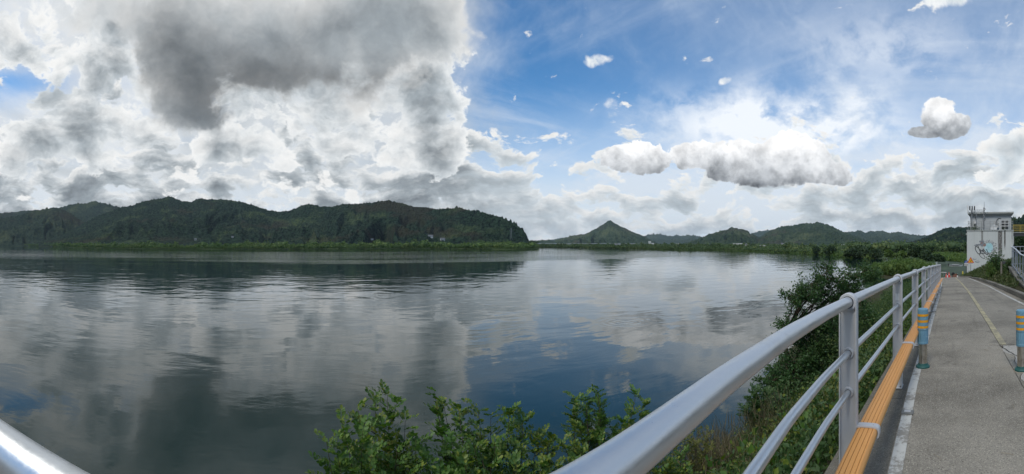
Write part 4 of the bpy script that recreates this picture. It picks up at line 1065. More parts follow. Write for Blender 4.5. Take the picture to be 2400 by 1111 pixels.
d_ = 3.3
while d_ < cum[-1]:
    q_ = fpt(d_) - no
    o = MB().box((0, 0, topz(d_)/2), (.04, .05, topz(d_)), bev=.006).build('bar', MAT['fence_blue'], fn); o.location = q_
    d_ += 1.02
# the fence turns the corner and runs off to the right
fr2 = empty('return_fence', (23.7, -3.5, .16)); tag(fr2, 'close barred blue-grey fence running off right behind the handrail', 'fence')
for z in (1.12, .85, .12): MB().tube([(0, 0, z), (.6, -7.0, z + .05)], .026, 8).build('rail', MAT['fence_blue'], fr2)
for i in range(30): MB().box((.02*i, -.233*i - .05, .58), (.022, .03, 1.06)).build('bar', MAT['fence_blue'], fr2)
# concrete pad between kerb and wall, and the old post with its box in the weeds
MB().box((0, 0, -.06), (5.0, .62, .30), bev=.02).build('paved_pad', MAT['kerb']).location = (14.6, -2.82, zg(14.6) + .02)
pad = bpy.data.objects['paved_pad']; pad.rotation_euler = (0, math.atan2(zg(12.1) - zg(17.1), 5)*1.0, -.03); tag(pad, kind='structure')
x, y = xy(2347, 24.5); zbp = bank_z(np.array(x), np.array(y)).item(); t = empty('meter_post', (x, y, zbp - .1)); tag(t, 'short pale concrete post with a dark box among the weeds by the shrub', 'post')
MB().box((0, 0, .55), (.10, .10, 1.1), bev=.015).build('post', MAT['kerb'], t)
MB().box((.02, -.17, 1.02), (.16, .22, .18), bev=.02).build('box', MAT['dark_steel'], t)

# ------------------------------------------------------------------ trees far and near
def crown_points(g, c, rx, ry, rz, n, lobes=9, thick=.35, flat=.35):
    """Points gathered in clumps over an uneven crown, with outward directions."""
    c = np.array(c, float); L = g.normal(size=(lobes, 3)); L /= np.linalg.norm(L, axis=1, keepdims=True)
    L *= g.uniform(.25, .72, (lobes, 1)); L[:, 2] = np.abs(L[:, 2])*1.1 - flat
    lr = g.uniform(.34, .58, lobes)
    k_ = g.integers(0, lobes, n); d = g.normal(size=(n, 3)); d /= np.linalg.norm(d, axis=1, keepdims=True)
    P = L[k_] + d*(lr[k_]*(1 - thick*g.random(n)**2))[:, None]
    return c + P*np.array([rx, ry, rz]), d
def crown_arrays(g, c, rx, rz, n, size, lobes=9, W=.75):
    P, d = crown_points(g, c, rx, rx, rz, n, lobes)
    return leaf_arrays(P, g, size, W, d*.6, 1.0)
def core_arrays(c, rx, rz, g):
    """A dark leafy heart so that a far crown is not see-through."""
    u = np.linspace(0, 2*math.pi, 11)[:-1]; v = np.array([-.9, -.5, 0, .5, .9])
    V = [];
    for w in v:
        for a in u: q_ = .46*g.uniform(.7, 1.15); V.append((c[0] + rx*q_*math.cos(w)*math.cos(a), c[1] + rx*q_*math.cos(w)*math.sin(a), c[2] + rz*q_*math.sin(w)))
    n = len(u); Q = [(i*n + j, i*n + (j + 1) % n, (i + 1)*n + (j + 1) % n, (i + 1)*n + j) for i in range(len(v) - 1) for j in range(n)]
    Tt = []
    for a, b_, c_, d_ in Q: Tt += [(a, b_, c_), (a, c_, d_)]
    return np.array(V), np.array(Tt)
def merge(name, lst, mat, label, cat):
    off = 0; Vs, Ts = [], []
    for V, Tt in lst: Vs.append(V); Ts.append(Tt + off); off += len(V)
    o = link(name, mesh_np(name, np.concatenate(Vs), tris=np.concatenate(Ts)), mat); tag(o, label, cat, kind='stuff'); return o
def shore_r(tab, px): return float(np.interp(px, [q_[0] for q_ in tab], [q_[1] for q_ in tab]))

g = np.random.default_rng(11)
# the wood along the far left bank
lst = []
for row in range(5):
    px = -40.0
    while px < 1258:
        r0_ = shore_r(LEFT_SHORE, px); r = r0_ + 6 + row*r0_*.035 + g.uniform(0, 12)
        h = g.uniform(7.0, 12.5)*(1 if px > 290 else .9)*(.75 + .5*(fbm(np.array(px/37.), np.array(row*1.3), 2, 9) + .3))
        if row == 0 and 330 < px < 640: h *= .38
        w = h*g.uniform(.55, .85)
        c = (*xy(px, r), -5.1 + h*.45)
        k_ = r/620
        lst.append(crown_arrays(g, c, w, h*.62, 150 if px > 250 else 100, 1.7*max(k_, .9)*(h/10)**.5, 7)); lst.append(core_arrays(c, w, h*.62, g))
        px += w*1.25*F/r
merge('riverside_wood', lst, MAT['leaf_shore'], 'long belt of green trees along the foot of the dark wooded hill across the water', 'wood')
# the woods and hedges along the far right bank, out to the foot of the hills
lst = []
for row in range(8):
    px = 1262.0
    while px < 2020:
        r0_ = shore_r(RIGHT_SHORE, px); f_ = [0, .05, .14, .3, .6, 1.0, 1.5, 2.0][row]; r = r0_*(1 + f_) + g.uniform(2, 14)
        h = g.uniform(2.2, 4.2) if row < 2 else g.uniform(3.6, 7.5)*(1 + f_*.20)
        if row >= 2 and g.random() < .22: h *= 1.35; w = h*.28
        else: w = h*g.uniform(.6, 1.0)
        c = (*xy(px, r), -5.0 + h*.42)
        lst.append(crown_arrays(g, c, w, h*.6, 115, 1.5*max(r/500, .7)*(h/8)**.5, 6)); lst.append(core_arrays(c, w, h*.6, g))
        px += w*(1.1 if row < 3 else 1.9)*F/r
for px in np.arange(2000, 2275, 4.5):
    for row in range(3):
        r = 330 + row*60 + g.uniform(0, 40); h = g.uniform(7, 12)
        c = (*xy(px + g.uniform(-3, 3), r), -5.0 + h*.45); lst.append(crown_arrays(g, c, h*.75, h*.6, 130, 1.5, 6)); lst.append(core_arrays(c, h*.75, h*.6, g))
merge('far_bank_wood', lst, MAT['leaf_shore_far'], 'low woods and hedges along the far right bank below the hills', 'wood')
# reeds fringing the right bank
lst = []
for px in np.arange(1480, 2050, 1.6):
    r = shore_r(RIGHT_SHORE, px)*(1.0 + g.uniform(0, .05)) + 1
    c = (*xy(px, r), -5.0); h = g.uniform(1.6, 2.6); lst.append(crown_arrays(g, c, r*.006, h, 26, 1.3, 4, .3))
for px in np.arange(2190, 2268, 1.2):
    for k_ in range(7):
        r = shore_r(RIGHT_SHORE, px) + 3 + k_*k_*3.2 + g.uniform(0, 5); c = (*xy(px, r), -5.2); lst.append(crown_arrays(g, c, 1.6, 1.7, 26, 1.0, 4, .35))
merge('reed_bed', lst, MAT['leaf_willow'], 'bright green reeds fringing the right bank and the inlet', 'reeds')
# willow thicket on the spit beyond the railing
lst = []
for i in range(130):
    px = g.uniform(2030, 2192); t_ = (px - 2030)/162
    top = float(np.interp(px, [2030, 2050, 2085, 2110, 2140, 2165, 2185, 2196], [628, 614, 605, 602, 602, 606, 616, 630]))
    r = g.uniform(86, 104) + 6*t_
    row = top + g.uniform(0, 26)*g.random(); ztop = EYE - r*(row - YH)/F; h = ztop - WATER + .3
    c = (*xy(px, r), WATER - .2 + h*.5); w = g.uniform(1.2, 2.1)
    lst.append(crown_arrays(g, c, w, h*.62, 520, .40, 9, .35)); lst.append(core_arrays(c, w, h*.6, g))
merge('willow_thicket', lst, MAT['leaf_willow'], 'dense light green willow thicket on the low spit just beyond the railing', 'thicket')
lst = []
# the spit's own ground
u = np.arange(2020, 2200, 4.0); fr_ = np.array([0, .15, .5, .85, 1.0]); A = ((u - X0)/F)[:, None]; R = 82 + 32*fr_[None] + 0*A
Z = np.where((fr_ == 0) | (fr_ == 1), WATER - .5, WATER + .25)[None] + 0*A
Vv = np.stack([R*np.sin(A), R*np.cos(A), Z], -1).reshape(-1, 3)
o = link('spit', mesh_np('spit', Vv, grid_quads(len(u), 5)), MAT['soil']); tag(o, kind='structure')
if o.data.polygons[2].normal.z < 0: o.data.flip_normals()

# floating weed in the still inlet
m, b = material('water_weed'); p = P3(); n_ = noise(p, .35, 6, .65)
setp(b, Base_Color=mix(step(n_, .35, .65), (.016, .028, .014), (.045, .070, .028)), Roughness=.6); put(S.nt, b.inputs['Specular IOR Level'], .12)
u = np.linspace(2197, 2266, 24); rr_ = np.linspace(80, 176, 14); A = ((u - X0)/F)[:, None]; R = rr_[None]*(1 + .05*fbm(u[:, None]/9., rr_[None]*0, 2, 3)) + 0*A
o = link('water_weed', mesh_np('water_weed', np.stack([R*np.sin(A), R*np.cos(A), 0*R + WATER + .02], -1).reshape(-1, 3), grid_quads(len(u), len(rr_))), m); tag(o, 'mat of green floating weed on the still inlet round the boat', 'water weed', kind='stuff')
if o.data.polygons[2].normal.z < 0: o.data.flip_normals()
# single trees that stand out on the right bank
def far_tree(px, row_top, row_base, wpx, r, n, size, mat, label, seed):
    g = np.random.default_rng(seed); x, y = xy(px, r); zt = EYE - r*(row_top - YH)/F; zb_ = max(EYE - r*(row_base - YH)/F, WATER + .1)
    t = empty('bank_tree', (x, y, zb_)); tag(t, label, 'tree', 'trees standing out on the right bank' if 1500 < px < 2300 else None)
    h = zt - zb_; w = wpx/2*r/F
    V, Tt = crown_arrays(g, (0, 0, h*.50), w, h*.60, n, size, 11); Vc, Tc = core_arrays((0, 0, h*.50), w*1.0, h*.56, g)
    cr = link('crown', mesh_np('crown', np.concatenate([V, Vc]), tris=np.concatenate([Tt, Tc + len(V)])), mat, t); cr['kind'] = 'stuff'
    tk = MB().tube([(0, 0, -.3), (.1, .05, h*.25), (-.1, .1, h*.6)], [h*.04, h*.03, h*.015], 8)
    for k_ in range(4): a = k_*1.6 + seed; tk.tube([(.05, .05, h*.22), (w*.35*math.cos(a), w*.35*math.sin(a), h*.45), (w*.6*math.cos(a), w*.6*math.sin(a), h*.6)], [h*.02, h*.014, h*.006], 6)
    tk.build('trunk', MAT['bark'], t)
for a in ((2018, 569.5, 604, 62, 215, 2600, .95, 'leaf_dark', 'broad dark tree with a domed crown at the water edge below the far hills', 1),
          (1992, 585, 603, 34, 216, 1100, .85, 'leaf_dark', 'smaller dark tree leaning over the water left of the domed tree', 2),
          (2052, 584, 604, 44, 205, 1400, .85, 'leaf_dark', 'low dark spreading tree right of the domed tree', 3),
          (2083, 585, 603, 30, 190, 1100, .75, 'leaf_willow', 'pale green rounded willow between the two dark trees', 4),
          (2145, 570.5, 602, 46, 175, 2200, .8, 'leaf_dark', 'tall dark bushy tree behind the willow thicket', 5),
          (2176, 588, 611, 40, 150, 1700, .65, 'leaf_dark', 'round dark tree at the mouth of the inlet', 6),
          (2200, 594, 613, 26, 146, 1000, .6, 'leaf_dark', 'small dark bush overhanging the inlet right of the round tree', 7),
          (2112, 588, 604, 34, 185, 1100, .75, 'leaf_shore', 'mid green low tree behind the crest of the willow thicket', 8),
          (1948, 576, 599, 34, 262, 1100, 1.0, 'leaf_dark', 'dark bushy tree on the bank below the right slope of the broad hill', 9),
          (1915, 577, 596, 26, 290, 900, 1.0, 'leaf_dark', 'rounded dark tree on the bank under the summit of the broad hill', 10),
          (1882, 569, 587, 9, 420, 500, 1.1, 'leaf_dark', 'slim dark poplar rising above the bank under the broad hill', 11),
          (1249, 560.5, 583, 26, 800, 700, 2.6, 'leaf_dark', 'dark tree crowning the point where the left hill meets the water', 12)):
    far_tree(*a[:7], MAT[a[7]], *a[8:])
lst = []

# ------------------------------------------------------------------ undergrowth on the bank below the railing
def scatter(n, xr, yr, dens=None, seed=1):
    g = np.random.default_rng(seed); x = g.uniform(*xr, n); y = g.uniform(*yr, n)
    if dens is not None: k_ = g.random(n) < dens(x, y); x, y = x[k_], y[k_]
    return g, x, y, bank_z(x, y)
def clumps(x, y, z, g, per, r, h, L, W, droop=0.0, up=.8):
    n = len(x); k_ = np.repeat(np.arange(n), per); hh = (h*g.uniform(.5, 1.3, n))[k_]
    P = np.c_[x[k_] + g.normal(0, r, len(k_)), y[k_] + g.normal(0, r, len(k_)), z[k_] + hh*g.random(len(k_))**.8]
    return leaf_arrays(P, g, L, W, np.array([0, 0, up]), .8, droop)
lst = []
g, x, y, z = scatter(2600, (1.2, 34), (1.0, 9.5), lambda x, y: np.clip(1.25 - y*.10, .15, 1), 21); lst.append(clumps(x, y, z, g, 26, .16, .38, .075, .45))
g, x, y, z = scatter(900, (8, 40), (.95, 4.5), None, 22); lst.append(clumps(x, y, z, g, 40, .20, .75, .07, .5))
g, x, y, z = scatter(1500, (2.0, 9), (1.0, 5.0), None, 27); lst.append(clumps(x, y, z, g, 34, .14, .45, .06, .5))
g, x, y, z = scatter(500, (-4, 4), (1.4, 5), None, 23); lst.append(clumps(x, y, z, g, 24, .15, .35, .07, .45))
gl, xl, yl, zl = scatter(420, (2.0, 16), (1.0, 5.5), None, 28)
merge('bank_vines', [clumps(xl, yl, zl, gl, 30, .20, .45, .075, .8)], MAT['leaf_locust'], 'broad leaved creepers scattered over the slope below the railing', 'creepers')
gl, xl, yl, zl = scatter(260, (2.5, 14), (1.0, 4.5), None, 29)
merge('yellow_weeds', [clumps(xl, yl, zl, gl, 40, .12, .60, .045, .5)], MAT['leaf_yellow'], 'yellow green flowering weeds dotted over the slope below the railing', 'weeds')
merge('bank_weeds', lst, MAT['leaf_thicket'], 'dark green weeds and creepers covering the slope below the railing', 'weeds')
g, x, y, z = scatter(150, (2.4, 7.5), (1.6, 4.6), None, 31); lst = [clumps(x, y, z, g, 30, .10, .38, .26, .035, up=2.0)]
g, x, y, z = scatter(60, (4.2, 6.6), (2.6, 4.2), None, 33); lst.append(clumps(x, y, z, g, 60, .12, .75, .30, .03, up=2.2))
merge('dry_grass', lst, MAT['grass_dry'], 'pale dry grass stalks on the slope between the shrubs and the tree', 'grass')
# taller thicket seen between the posts
lst = []
g = np.random.default_rng(41)
for i in range(46):
    x = g.uniform(8, 34); y = g.uniform(1.7, 5.2); z = float(bank_z(np.array(x), np.array(y))); h = g.uniform(1.1, 2.0)*(1.0 if x > 10 else .8)
    ztop = zg(x) + .55 - .12*y; h = min(h, max(ztop - z, .5))
    P, d = crown_points(g, (x, y, z + h*.5), .8, .8, h*.62, 620, 9); lst.append(leaf_arrays(P, g, .07, .5, d*.5, 1.0))
merge('bank_thicket', lst, MAT['leaf_thicket'], 'dense green bushes behind the railing posts along the path', 'bushes')

# ------------------------------------------------------------------ the tree leaning out over the water
def limb(mb, a, b_, r0_, r1_, sag, g, n=7, w=.06):
    a, b_ = Vector(a), Vector(b_); pts = []
    for i in range(n):
        t_ = i/(n - 1); p_ = a.lerp(b_, t_); p_.z += sag*math.sin(math.pi*t_)
        if 0 < i < n - 1: p_ += Vector(g.normal(0, w, 3)*(b_ - a).length*.25)
        pts.append(p_)
    mb.tube(pts, [r0_ + (r1_ - r0_)*i/(n - 1) for i in range(n)], 6); return pts
def near_tree():
    g = np.random.default_rng(5); bx, by = xy(1925, 12.0); by = 3.9; bx = 11.2
    bz = float(bank_z(np.array(bx), np.array(by))); base = Vector((bx, by, bz))
    t = empty('water_side_tree', base); tag(t, 'dark leafy tree leaning over the water behind the nearest railing posts', 'tree')
    spots = [(1943, 632, 11.5, .30), (1938, 655, 11.6, .40), (1902, 668, 11.4, .38), (1880, 705, 11.2, .42), (1858, 708, 11.0, .30), (1990, 648, 12.0, .36), (2025, 636, 12.4, .34), (2035, 655, 12.6, .40), (1850, 768, 10.8, .30), (1838, 772, 10.6, .22), (1915, 705, 11.8, .50), (1950, 700, 12.0, .52), (1985, 690, 12.2, .50), (2010, 690, 12.4, .45), (1900, 745, 11.6, .50), (1940, 760, 11.9, .62), (1985, 750, 12.2, .60), (2020, 740, 12.6, .55), (1880, 800, 11.3, .46), (1920, 815, 11.6, .60), (1965, 820, 12.0, .66), (2010, 800, 12.3, .60), (1845, 850, 11.0, .40), (1880, 860, 11.3, .52), (1930, 880, 11.7, .62), (1980, 880, 12.0, .62), (1815, 880, 10.8, .28), (1860, 905, 11.0, .42), (1905, 930, 11.4, .52), (1960, 935, 11.8, .55), (2030, 870, 12.5, .6), (2050, 790, 12.8, .55), (1830, 905, 10.6, .40), (1805, 900, 10.4, .25), (1880, 950, 11.0, .5), (1930, 965, 11.3, .5), (1870, 760, 11.2, .36), (1905, 780, 11.4, .5), (1960, 660, 12.0, .3), (2000, 665, 12.2, .35), (1890, 690, 11.5, .30), (1920, 650, 11.5, .25)]
    P, Dn = [], []; tw = MB(); tr = MB()
    fork = base + Vector((-.3, .5, .9)); fork2 = base + Vector((-.2, .8, 1.9))
    tr.tube([base - Vector((0, 0, .3)), base + Vector((-.15, .2, .45)), fork, fork2], [.13, .11, .09, .06], 10)
    loc = lambda v: v - base
    tr.v = [tuple(Vector(v) - base) for v in tr.v]
    for px, row, r, rad in spots:
        rad *= .98 if row < 780 else 1.12
        c = at(px, row, r); s0 = fork if row > 780 else fork2
        pts = limb(tw, loc(s0), loc(c), .035, .008, .15, g)
        n = int(1500*rad*rad/.16*.40) + 60
        d = g.normal(size=(n, 3)); d /= np.linalg.norm(d, axis=1, keepdims=True)
        # twigs: short sprays so the outline breaks up
        ns = 9; dirs = g.normal(size=(ns, 3)); dirs /= np.linalg.norm(dirs, axis=1, keepdims=True); dirs[:, 2] = dirs[:, 2]*.6 + .1
        for q_ in dirs: limb(tw, loc(c), loc(c) + Vector(q_*rad*1.25), .008, .003, .02, g, 4)
        k_ = g.integers(0, ns, n); tt = g.random(n)**.7
        p_ = np.array(loc(c)) + dirs[k_]*(tt*rad*1.6)[:, None] + g.normal(0, rad*.15, (n, 3)); P.append(p_); Dn.append(dirs[k_])
    tr.build('trunk', MAT['bark'], t, True); tw.build('limbs', MAT['twig'], t)
    cr = link('crown', leaf_mesh('crown', np.concatenate(P), g, .070, .55, np.concatenate(Dn)*.6, 1.0, .25), MAT['leaf_tree'], t); cr['kind'] = 'stuff'
near_tree()

# ------------------------------------------------------------------ shrubs whose shoots rise in front of the lens
def pinnate(P0, d0, g, L, pairs, ll):
    """A feathered leaf: leaflets in pairs along a drooping stalk."""
    up = np.array([0, 0, 1.0]); s = np.cross(d0, up); s /= np.linalg.norm(s) + 1e-9; nrm = np.cross(s, d0)
    tt = (np.arange(pairs) + .6)/pairs; pts = P0 + np.outer(tt*L, d0) - np.outer((tt**2)*L*.25, up)
    Vs, Ts = [], []
    for sg in (-1, 1, 0):
        q_ = pts if sg else pts[-1:] + d0*L*.06
        n = len(q_); dr = (s*sg*.9 + d0*.55 + nrm*.12 if sg else d0) + g.normal(0, .13, (n, 3)); dr /= np.linalg.norm(dr, axis=1, keepdims=True)
        sd_ = np.cross(dr, nrm + g.normal(0, .35, (n, 3))); sd_ /= np.linalg.norm(sd_, axis=1, keepdims=True); u_ = np.cross(sd_, dr)
        l = (ll*g.uniform(.8, 1.2, n))[:, None]; w = l*.30
        V = np.stack([q_ + dr*l*.06, q_ + dr*l*.30 + sd_*w*.85 + u_*w*.2, q_ + dr*l*.72 + sd_*w*.85 + u_*w*.2, q_ + dr*l*1.0, q_ + dr*l*.72 - sd_*w*.85 + u_*w*.2, q_ + dr*l*.30 - sd_*w*.85 + u_*w*.2], 1).reshape(-1, 3)
        i = np.arange(n)[:, None]*6; Ts.append(np.concatenate([i + [0, 1, 2], i + [0, 2, 3], i + [0, 3, 4], i + [0, 4, 5]], 1).reshape(-1, 3) + sum(len(v) for v in Vs)); Vs.append(V)
    return np.concatenate(Vs), np.concatenate(Ts)
def shrub(root_px, root_r, tips, mat, label, seed, ll=.040, Lr=(.13, .23), dens=1.15, pairs=(4, 7), leafy_from=.35):
    g = np.random.default_rng(seed); x, y = xy(root_px, root_r); z = float(bank_z(np.array(x), np.array(y))); base = Vector((x, y, z - .05))
    t = empty('locust_shrub', base); tag(t, label, 'shrub', 'leafy shrubs below the railing')
    st = MB(); Vs, Ts, off = [], [], 0
    for px, row, r in tips:
        tip = at(px, row, r) - base
        # shoots spring from the root and arch outward
        root = Vector((g.normal(0, .10), g.normal(0, .10), 0)); mid_ = root.lerp(tip, .5) + Vector((g.normal(0, .05), g.normal(0, .05), .10))
        pts = []
        for i in range(10):
            a = i/9; pts.append(root*(1 - a)**2 + mid_*2*a*(1 - a) + tip*a*a)
        st.tube(pts, [.011*(1 - .85*i/9) for i in range(10)], 5)
        ax_ = [pts]
        for k_ in range(4):   # side twigs
            a = g.uniform(.35, .9); i = int(a*9); p_ = pts[i]; dr = Vector(g.normal(size=3)); dr.z = abs(dr.z)*.6; dr.normalize(); Lt = g.uniform(.16, .36)*(1.1 - a*.5)
            tp = [p_, p_ + dr*Lt*.5 + Vector((0, 0, .02)), p_ + dr*Lt + Vector((0, 0, .06))]; st.tube(tp, [.005, .0035, .0015], 4); ax_.append(tp)
        for j, chain in enumerate(ax_):
            L_tot = sum((b_ - a).length for a, b_ in zip(chain[:-1], chain[1:])); n = int((17 if j == 0 else 7)*dens*max(L_tot, .2)/.9) + (3 if j else 4)
            for q_ in range(n):
                a = g.uniform(leafy_from if j == 0 else .15, 1.0) if q_ else 1.0
                f_ = a*(len(chain) - 1); i = min(int(f_), len(chain) - 2); p_ = chain[i].lerp(chain[i + 1], f_ - i)
                ga = g.uniform(0, 2*math.pi); ch = (chain[-1] - chain[0]).normalized(); dr = np.array([math.cos(ga), math.sin(ga), g.uniform(.0, .7)]) + np.array(ch)*.6; dr /= np.linalg.norm(dr)
                V, Tt = pinnate(np.array(p_), dr, g, g.uniform(*Lr)*(1 if a < .9 else .7), int(g.integers(*pairs)), ll)
                Vs.append(V); Ts.append(Tt + off); off += len(V)
    st.build('stems', MAT['twig'], t)
    f_ = link('foliage', mesh_np('foliage', np.concatenate(Vs), tris=np.concatenate(Ts)), mat, t); f_['kind'] = 'stuff'
shrub(900, 3.2, [(908, 925, 3.3), (880, 945, 3.4), (838, 955, 3.2), (800, 985, 3.1), (765, 1035, 3.0), (790, 1065, 2.9), (950, 985, 3.3), (975, 1020, 3.2), (850, 1010, 3.0), (900, 1000, 3.2), (930, 1060, 3.0), (870, 1070, 2.9), (1000, 1075, 3.1), (820, 1100, 2.9), (960, 1110, 2.9), (905, 1120, 2.8)], MAT['leaf_locust'], 'leafy green shrub rising at the bottom of the view, leftmost of the shrubs', 61)
shrub(1150, 3.4, [(1018, 918, 3.5), (1040, 950, 3.5), (1075, 960, 3.4), (1120, 955, 3.5), (1150, 975, 3.5), (1195, 960, 3.6), (1225, 990, 3.6), (1060, 1040, 3.2), (1110, 1030, 3.2), (1160, 1040, 3.3), (1215, 1040, 3.4), (1260, 1020, 3.6), (1285, 1045, 3.6), (1090, 1090, 3.0), (1150, 1095, 3.1), (1210, 1090, 3.2), (1270, 1085, 3.3), (1030, 1100, 3.0)], MAT['leaf_locust'], 'leafy shrub with one tall bare-stemmed shoot, middle of the shrubs at the bottom', 62)
shrub(1400, 3.8, [(1345, 935, 4.0), (1372, 930, 4.0), (1400, 912, 4.0), (1405, 950, 4.0), (1360, 1000, 3.8), (1490, 925, 4.2), (1510, 945, 4.2), (1460, 990, 4.0), (1320, 1040, 3.6), (1360, 1050, 3.6), (1410, 1035, 3.8), (1440, 1050, 3.8), (1300, 1085, 3.4), (1350, 1090, 3.4), (1420, 1085, 3.6)], MAT['leaf_locust'], 'small leaved shrub reaching up to the silver top rail', 63, ll=.030, Lr=(.12, .20), pairs=(6, 10), dens=1.5)
shrub(1560, 4.6, [(1500, 1040, 4.4), (1530, 1070, 4.2), (1560, 1090, 4.2), (1600, 1060, 4.6), (1480, 1090, 4.0), (1540, 1110, 4.0), (1590, 1105, 4.2)], MAT['leaf_locust'], 'dark green shrub just under the top rail, right of the small leaved shrub', 64)
shrub(1610, 5.4, [(1600, 1010, 5.4), (1640, 990, 5.6), (1620, 1040, 5.4), (1660, 1020, 5.6), (1580, 1050, 5.2), (1650, 1070, 5.4)], MAT['leaf_yellow'], 'thin yellow green shrub against the water under the top rail', 65, ll=.030, dens=1.1, leafy_from=.3)
shrub(1860, 5.6, [(1880, 1000, 5.6), (1900, 1020, 5.8), (1860, 1020, 5.5), (1895, 1050, 5.5), (1870, 1060, 5.4), (1915, 985, 6.0)], MAT['leaf_yellow'], 'yellow leaved shrub between the two lower rails', 66, ll=.032, dens=1.3)
shrub(1790, 8.2, [(1770, 915, 8.6), (1800, 925, 8.4), (1755, 935, 8.4), (1830, 940, 8.6), (1780, 950, 8.2), (1745, 960, 8.0), (1810, 965, 8.2)], MAT['leaf_tree'], 'low dark shrub at the water edge left of the leaning tree', 67, ll=.05, Lr=(.2, .34), dens=2.0)

# ------------------------------------------------------------------ weeds and shrub on the embankment right of the path
lst = []
kx = lambda x: np.interp(x, [-14, 13, 22, 29, 34, 37, 46, 60], [-2.9, -2.62, -2.48, -2.15, -1.8, -1.2, -1.0, -1.0])
g = np.random.default_rng(71); x = g.uniform(17.5, 46, 2600); y = kx(x) - .12 - g.random(2600)**1.1*5.5
k_ = (y > -3.0 - (x - 17)*.16) ; x, y = x[k_], y[k_]; z = bank_z(x, y)
h_ = np.clip((kx(x) - y)*.35, .12, .8)
n = len(x); kk = np.repeat(np.arange(n), 22)
P = np.c_[x[kk] + g.normal(0, .18, len(kk)), y[kk] + g.normal(0, .14, len(kk)), z[kk] + h_[kk]*g.random(len(kk))]
lst.append(leaf_arrays(P, g, .13, .35, np.array([0, 0, .8]), .9))
merge('embankment_weeds', lst, MAT['leaf_weed'], 'tangled olive weeds covering the bank between the kerb and the tower', 'weeds')
def round_shrub(px, row_top, row_base, wpx, r, n, L, mat, label, seed):
    g = np.random.default_rng(seed); x, y = xy(px, r); zb_ = float(bank_z(np.array(x), np.array(y))) - .05; zt = EYE - r*(row_top - YH)/F
    t = empty('embankment_shrub', (x, y, zb_)); tag(t, label, 'shrub', 'shrubs on the embankment')
    h = zt - zb_; w = wpx/2*r/F; P, d = crown_points(g, (0, 0, h*.55), w, w, h*.6, n, 12, .8)
    f_ = link('foliage', leaf_mesh('foliage', P, g, L, .5, d*.5 + np.array([0, 0, .3]), 1.0), mat, t); f_['kind'] = 'stuff'
    st = MB()
    for k_ in range(7): a = k_*.9 + seed; limb(st, (0, 0, 0), (w*.7*math.cos(a), w*.7*math.sin(a), h*g.uniform(.6, .95)), .022, .005, .1, g, 6)
    st.build('stems', MAT['twig'], t)
round_shrub(2336, 588, 640, 48, 27, 2600, .12, MAT['leaf_tree'], 'tall dark green shrub growing before the mural', 81)
round_shrub(2320, 608, 640, 30, 26, 900, .11, MAT['leaf_willow'], 'lighter green low shrub at the left foot of the tall shrub', 82)
round_shrub(2366, 602, 640, 22, 24, 800, .10, MAT['leaf_tree'], 'narrow shrub beside the blue-grey fence', 83)
far_tree(2392, 551, 600, 50, 75, 2200, .5, MAT['leaf_dark'], 'dark leafy tree under the yellow footbridge at the right edge', 84)

# dry straws fallen on the path
MAT['straw'] = simple('straw', (.24, .20, .13), .9)
lst = MB(); g = random.Random(9)
for i in range(46):
    s = g.uniform(2.2, 9); y_ = g.uniform(-.7, .5); a = g.uniform(0, 6.28); L = g.uniform(.03, .12)
    lst.tube([(s, y_, zg(s) + .006), (s + L*math.cos(a)*.5, y_ + L*math.sin(a)*.5, zg(s) + .010), (s + L*math.cos(a), y_ + L*math.sin(a), zg(s + L*math.cos(a)) + .006)], .0013, 4)
o = lst.build('fallen_straw', MAT['straw']); tag(o, 'scattered dry straw bits lying on the concrete path', 'straw', kind='stuff')

# ------------------------------------------------------------------ far houses, bridge, pylon, bird
bpy.context.view_layer.update()
def ground_hit(px, row, names, default):
    """Where the line of sight through (px, row) meets a hillside."""
    a = phi(px); d = Vector((math.sin(a), math.cos(a), -(row - YH)/F)); 
    best = None
    for n in names:
        ok, loc, nn, fi = bpy.data.objects[n].ray_cast(Vector((0, 0, EYE)), d)
        if ok and (best is None or loc.length < best.length): best = loc.copy()
    return best if best is not None else at(px, row, default)
MAT['house_white'] = simple('house_white', (.58, .58, .56), .8, scale=.3); MAT['house_roof'] = simple('house_roof', (.12, .125, .135), .7, scale=.3)
MAT['roof_blue'] = simple('roof_blue', (.08, .13, .20), .6, scale=.3)
def house(px, row, r, w, d, h, label, roof='gable', hills=None, rot=0.0, roofmat='house_roof', nwin=3):
    p_ = ground_hit(px, row, hills, r) if hills else Vector((*xy(px, r), -5.2))
    t = empty('house', p_, -phi(px) + rot); tag(t, label, 'house', 'far houses')
    MB().box((0, d/2, h/2 - 1), (w, d, h + 2)).build('wall', MAT['house_white'], t)
    if roof == 'gable':
        e = .6; V = [(-w/2 - e, -e, h), (w/2 + e, -e, h), (w/2 + e, d + e, h), (-w/2 - e, d + e, h), (-w/2 - e*.4, d/2, h + d*.34), (w/2 + e*.4, d/2, h + d*.34)]
        MB().add(V, [(0, 1, 5, 4), (2, 3, 4, 5), (1, 2, 5), (3, 0, 4), (3, 2, 1, 0)]).build('roof', MAT[roofmat], t)
    else: MB().box((0, d/2, h + .25), (w + .6, d + .6, .5)).build('roof', MAT[roofmat], t)
    fl = max(1, int(h/3.2))
    for f_ in range(fl):
        for i in range(nwin):
            x = -w/2 + w*(i + .5)/nwin; wd = MB().box((x, -.04, 1.7 + f_*3.2), (w/nwin*.5, .12, 1.3)).build('window', MAT['dark_glass'], t)
HL = ['hill_middle']
house(458, 563, 1000, 6, 6, 3, 'small white house among trees at the foot of the tallest left hill', 'gable', HL)
house(545, 557, 1000, 5, 5, 2.6, 'tiny pale house above the fields right of the tallest left hill', 'gable', HL)
house(869, 561, 950, 13, 8, 2.6, 'low white house with a long roof under the middle of the wooded ridge', 'flat', HL, nwin=5)
house(1009, 556, 950, 11, 8, 3.0, 'hillside hall with a dark tiled roof near the right end of the wooded ridge', 'gable', HL)
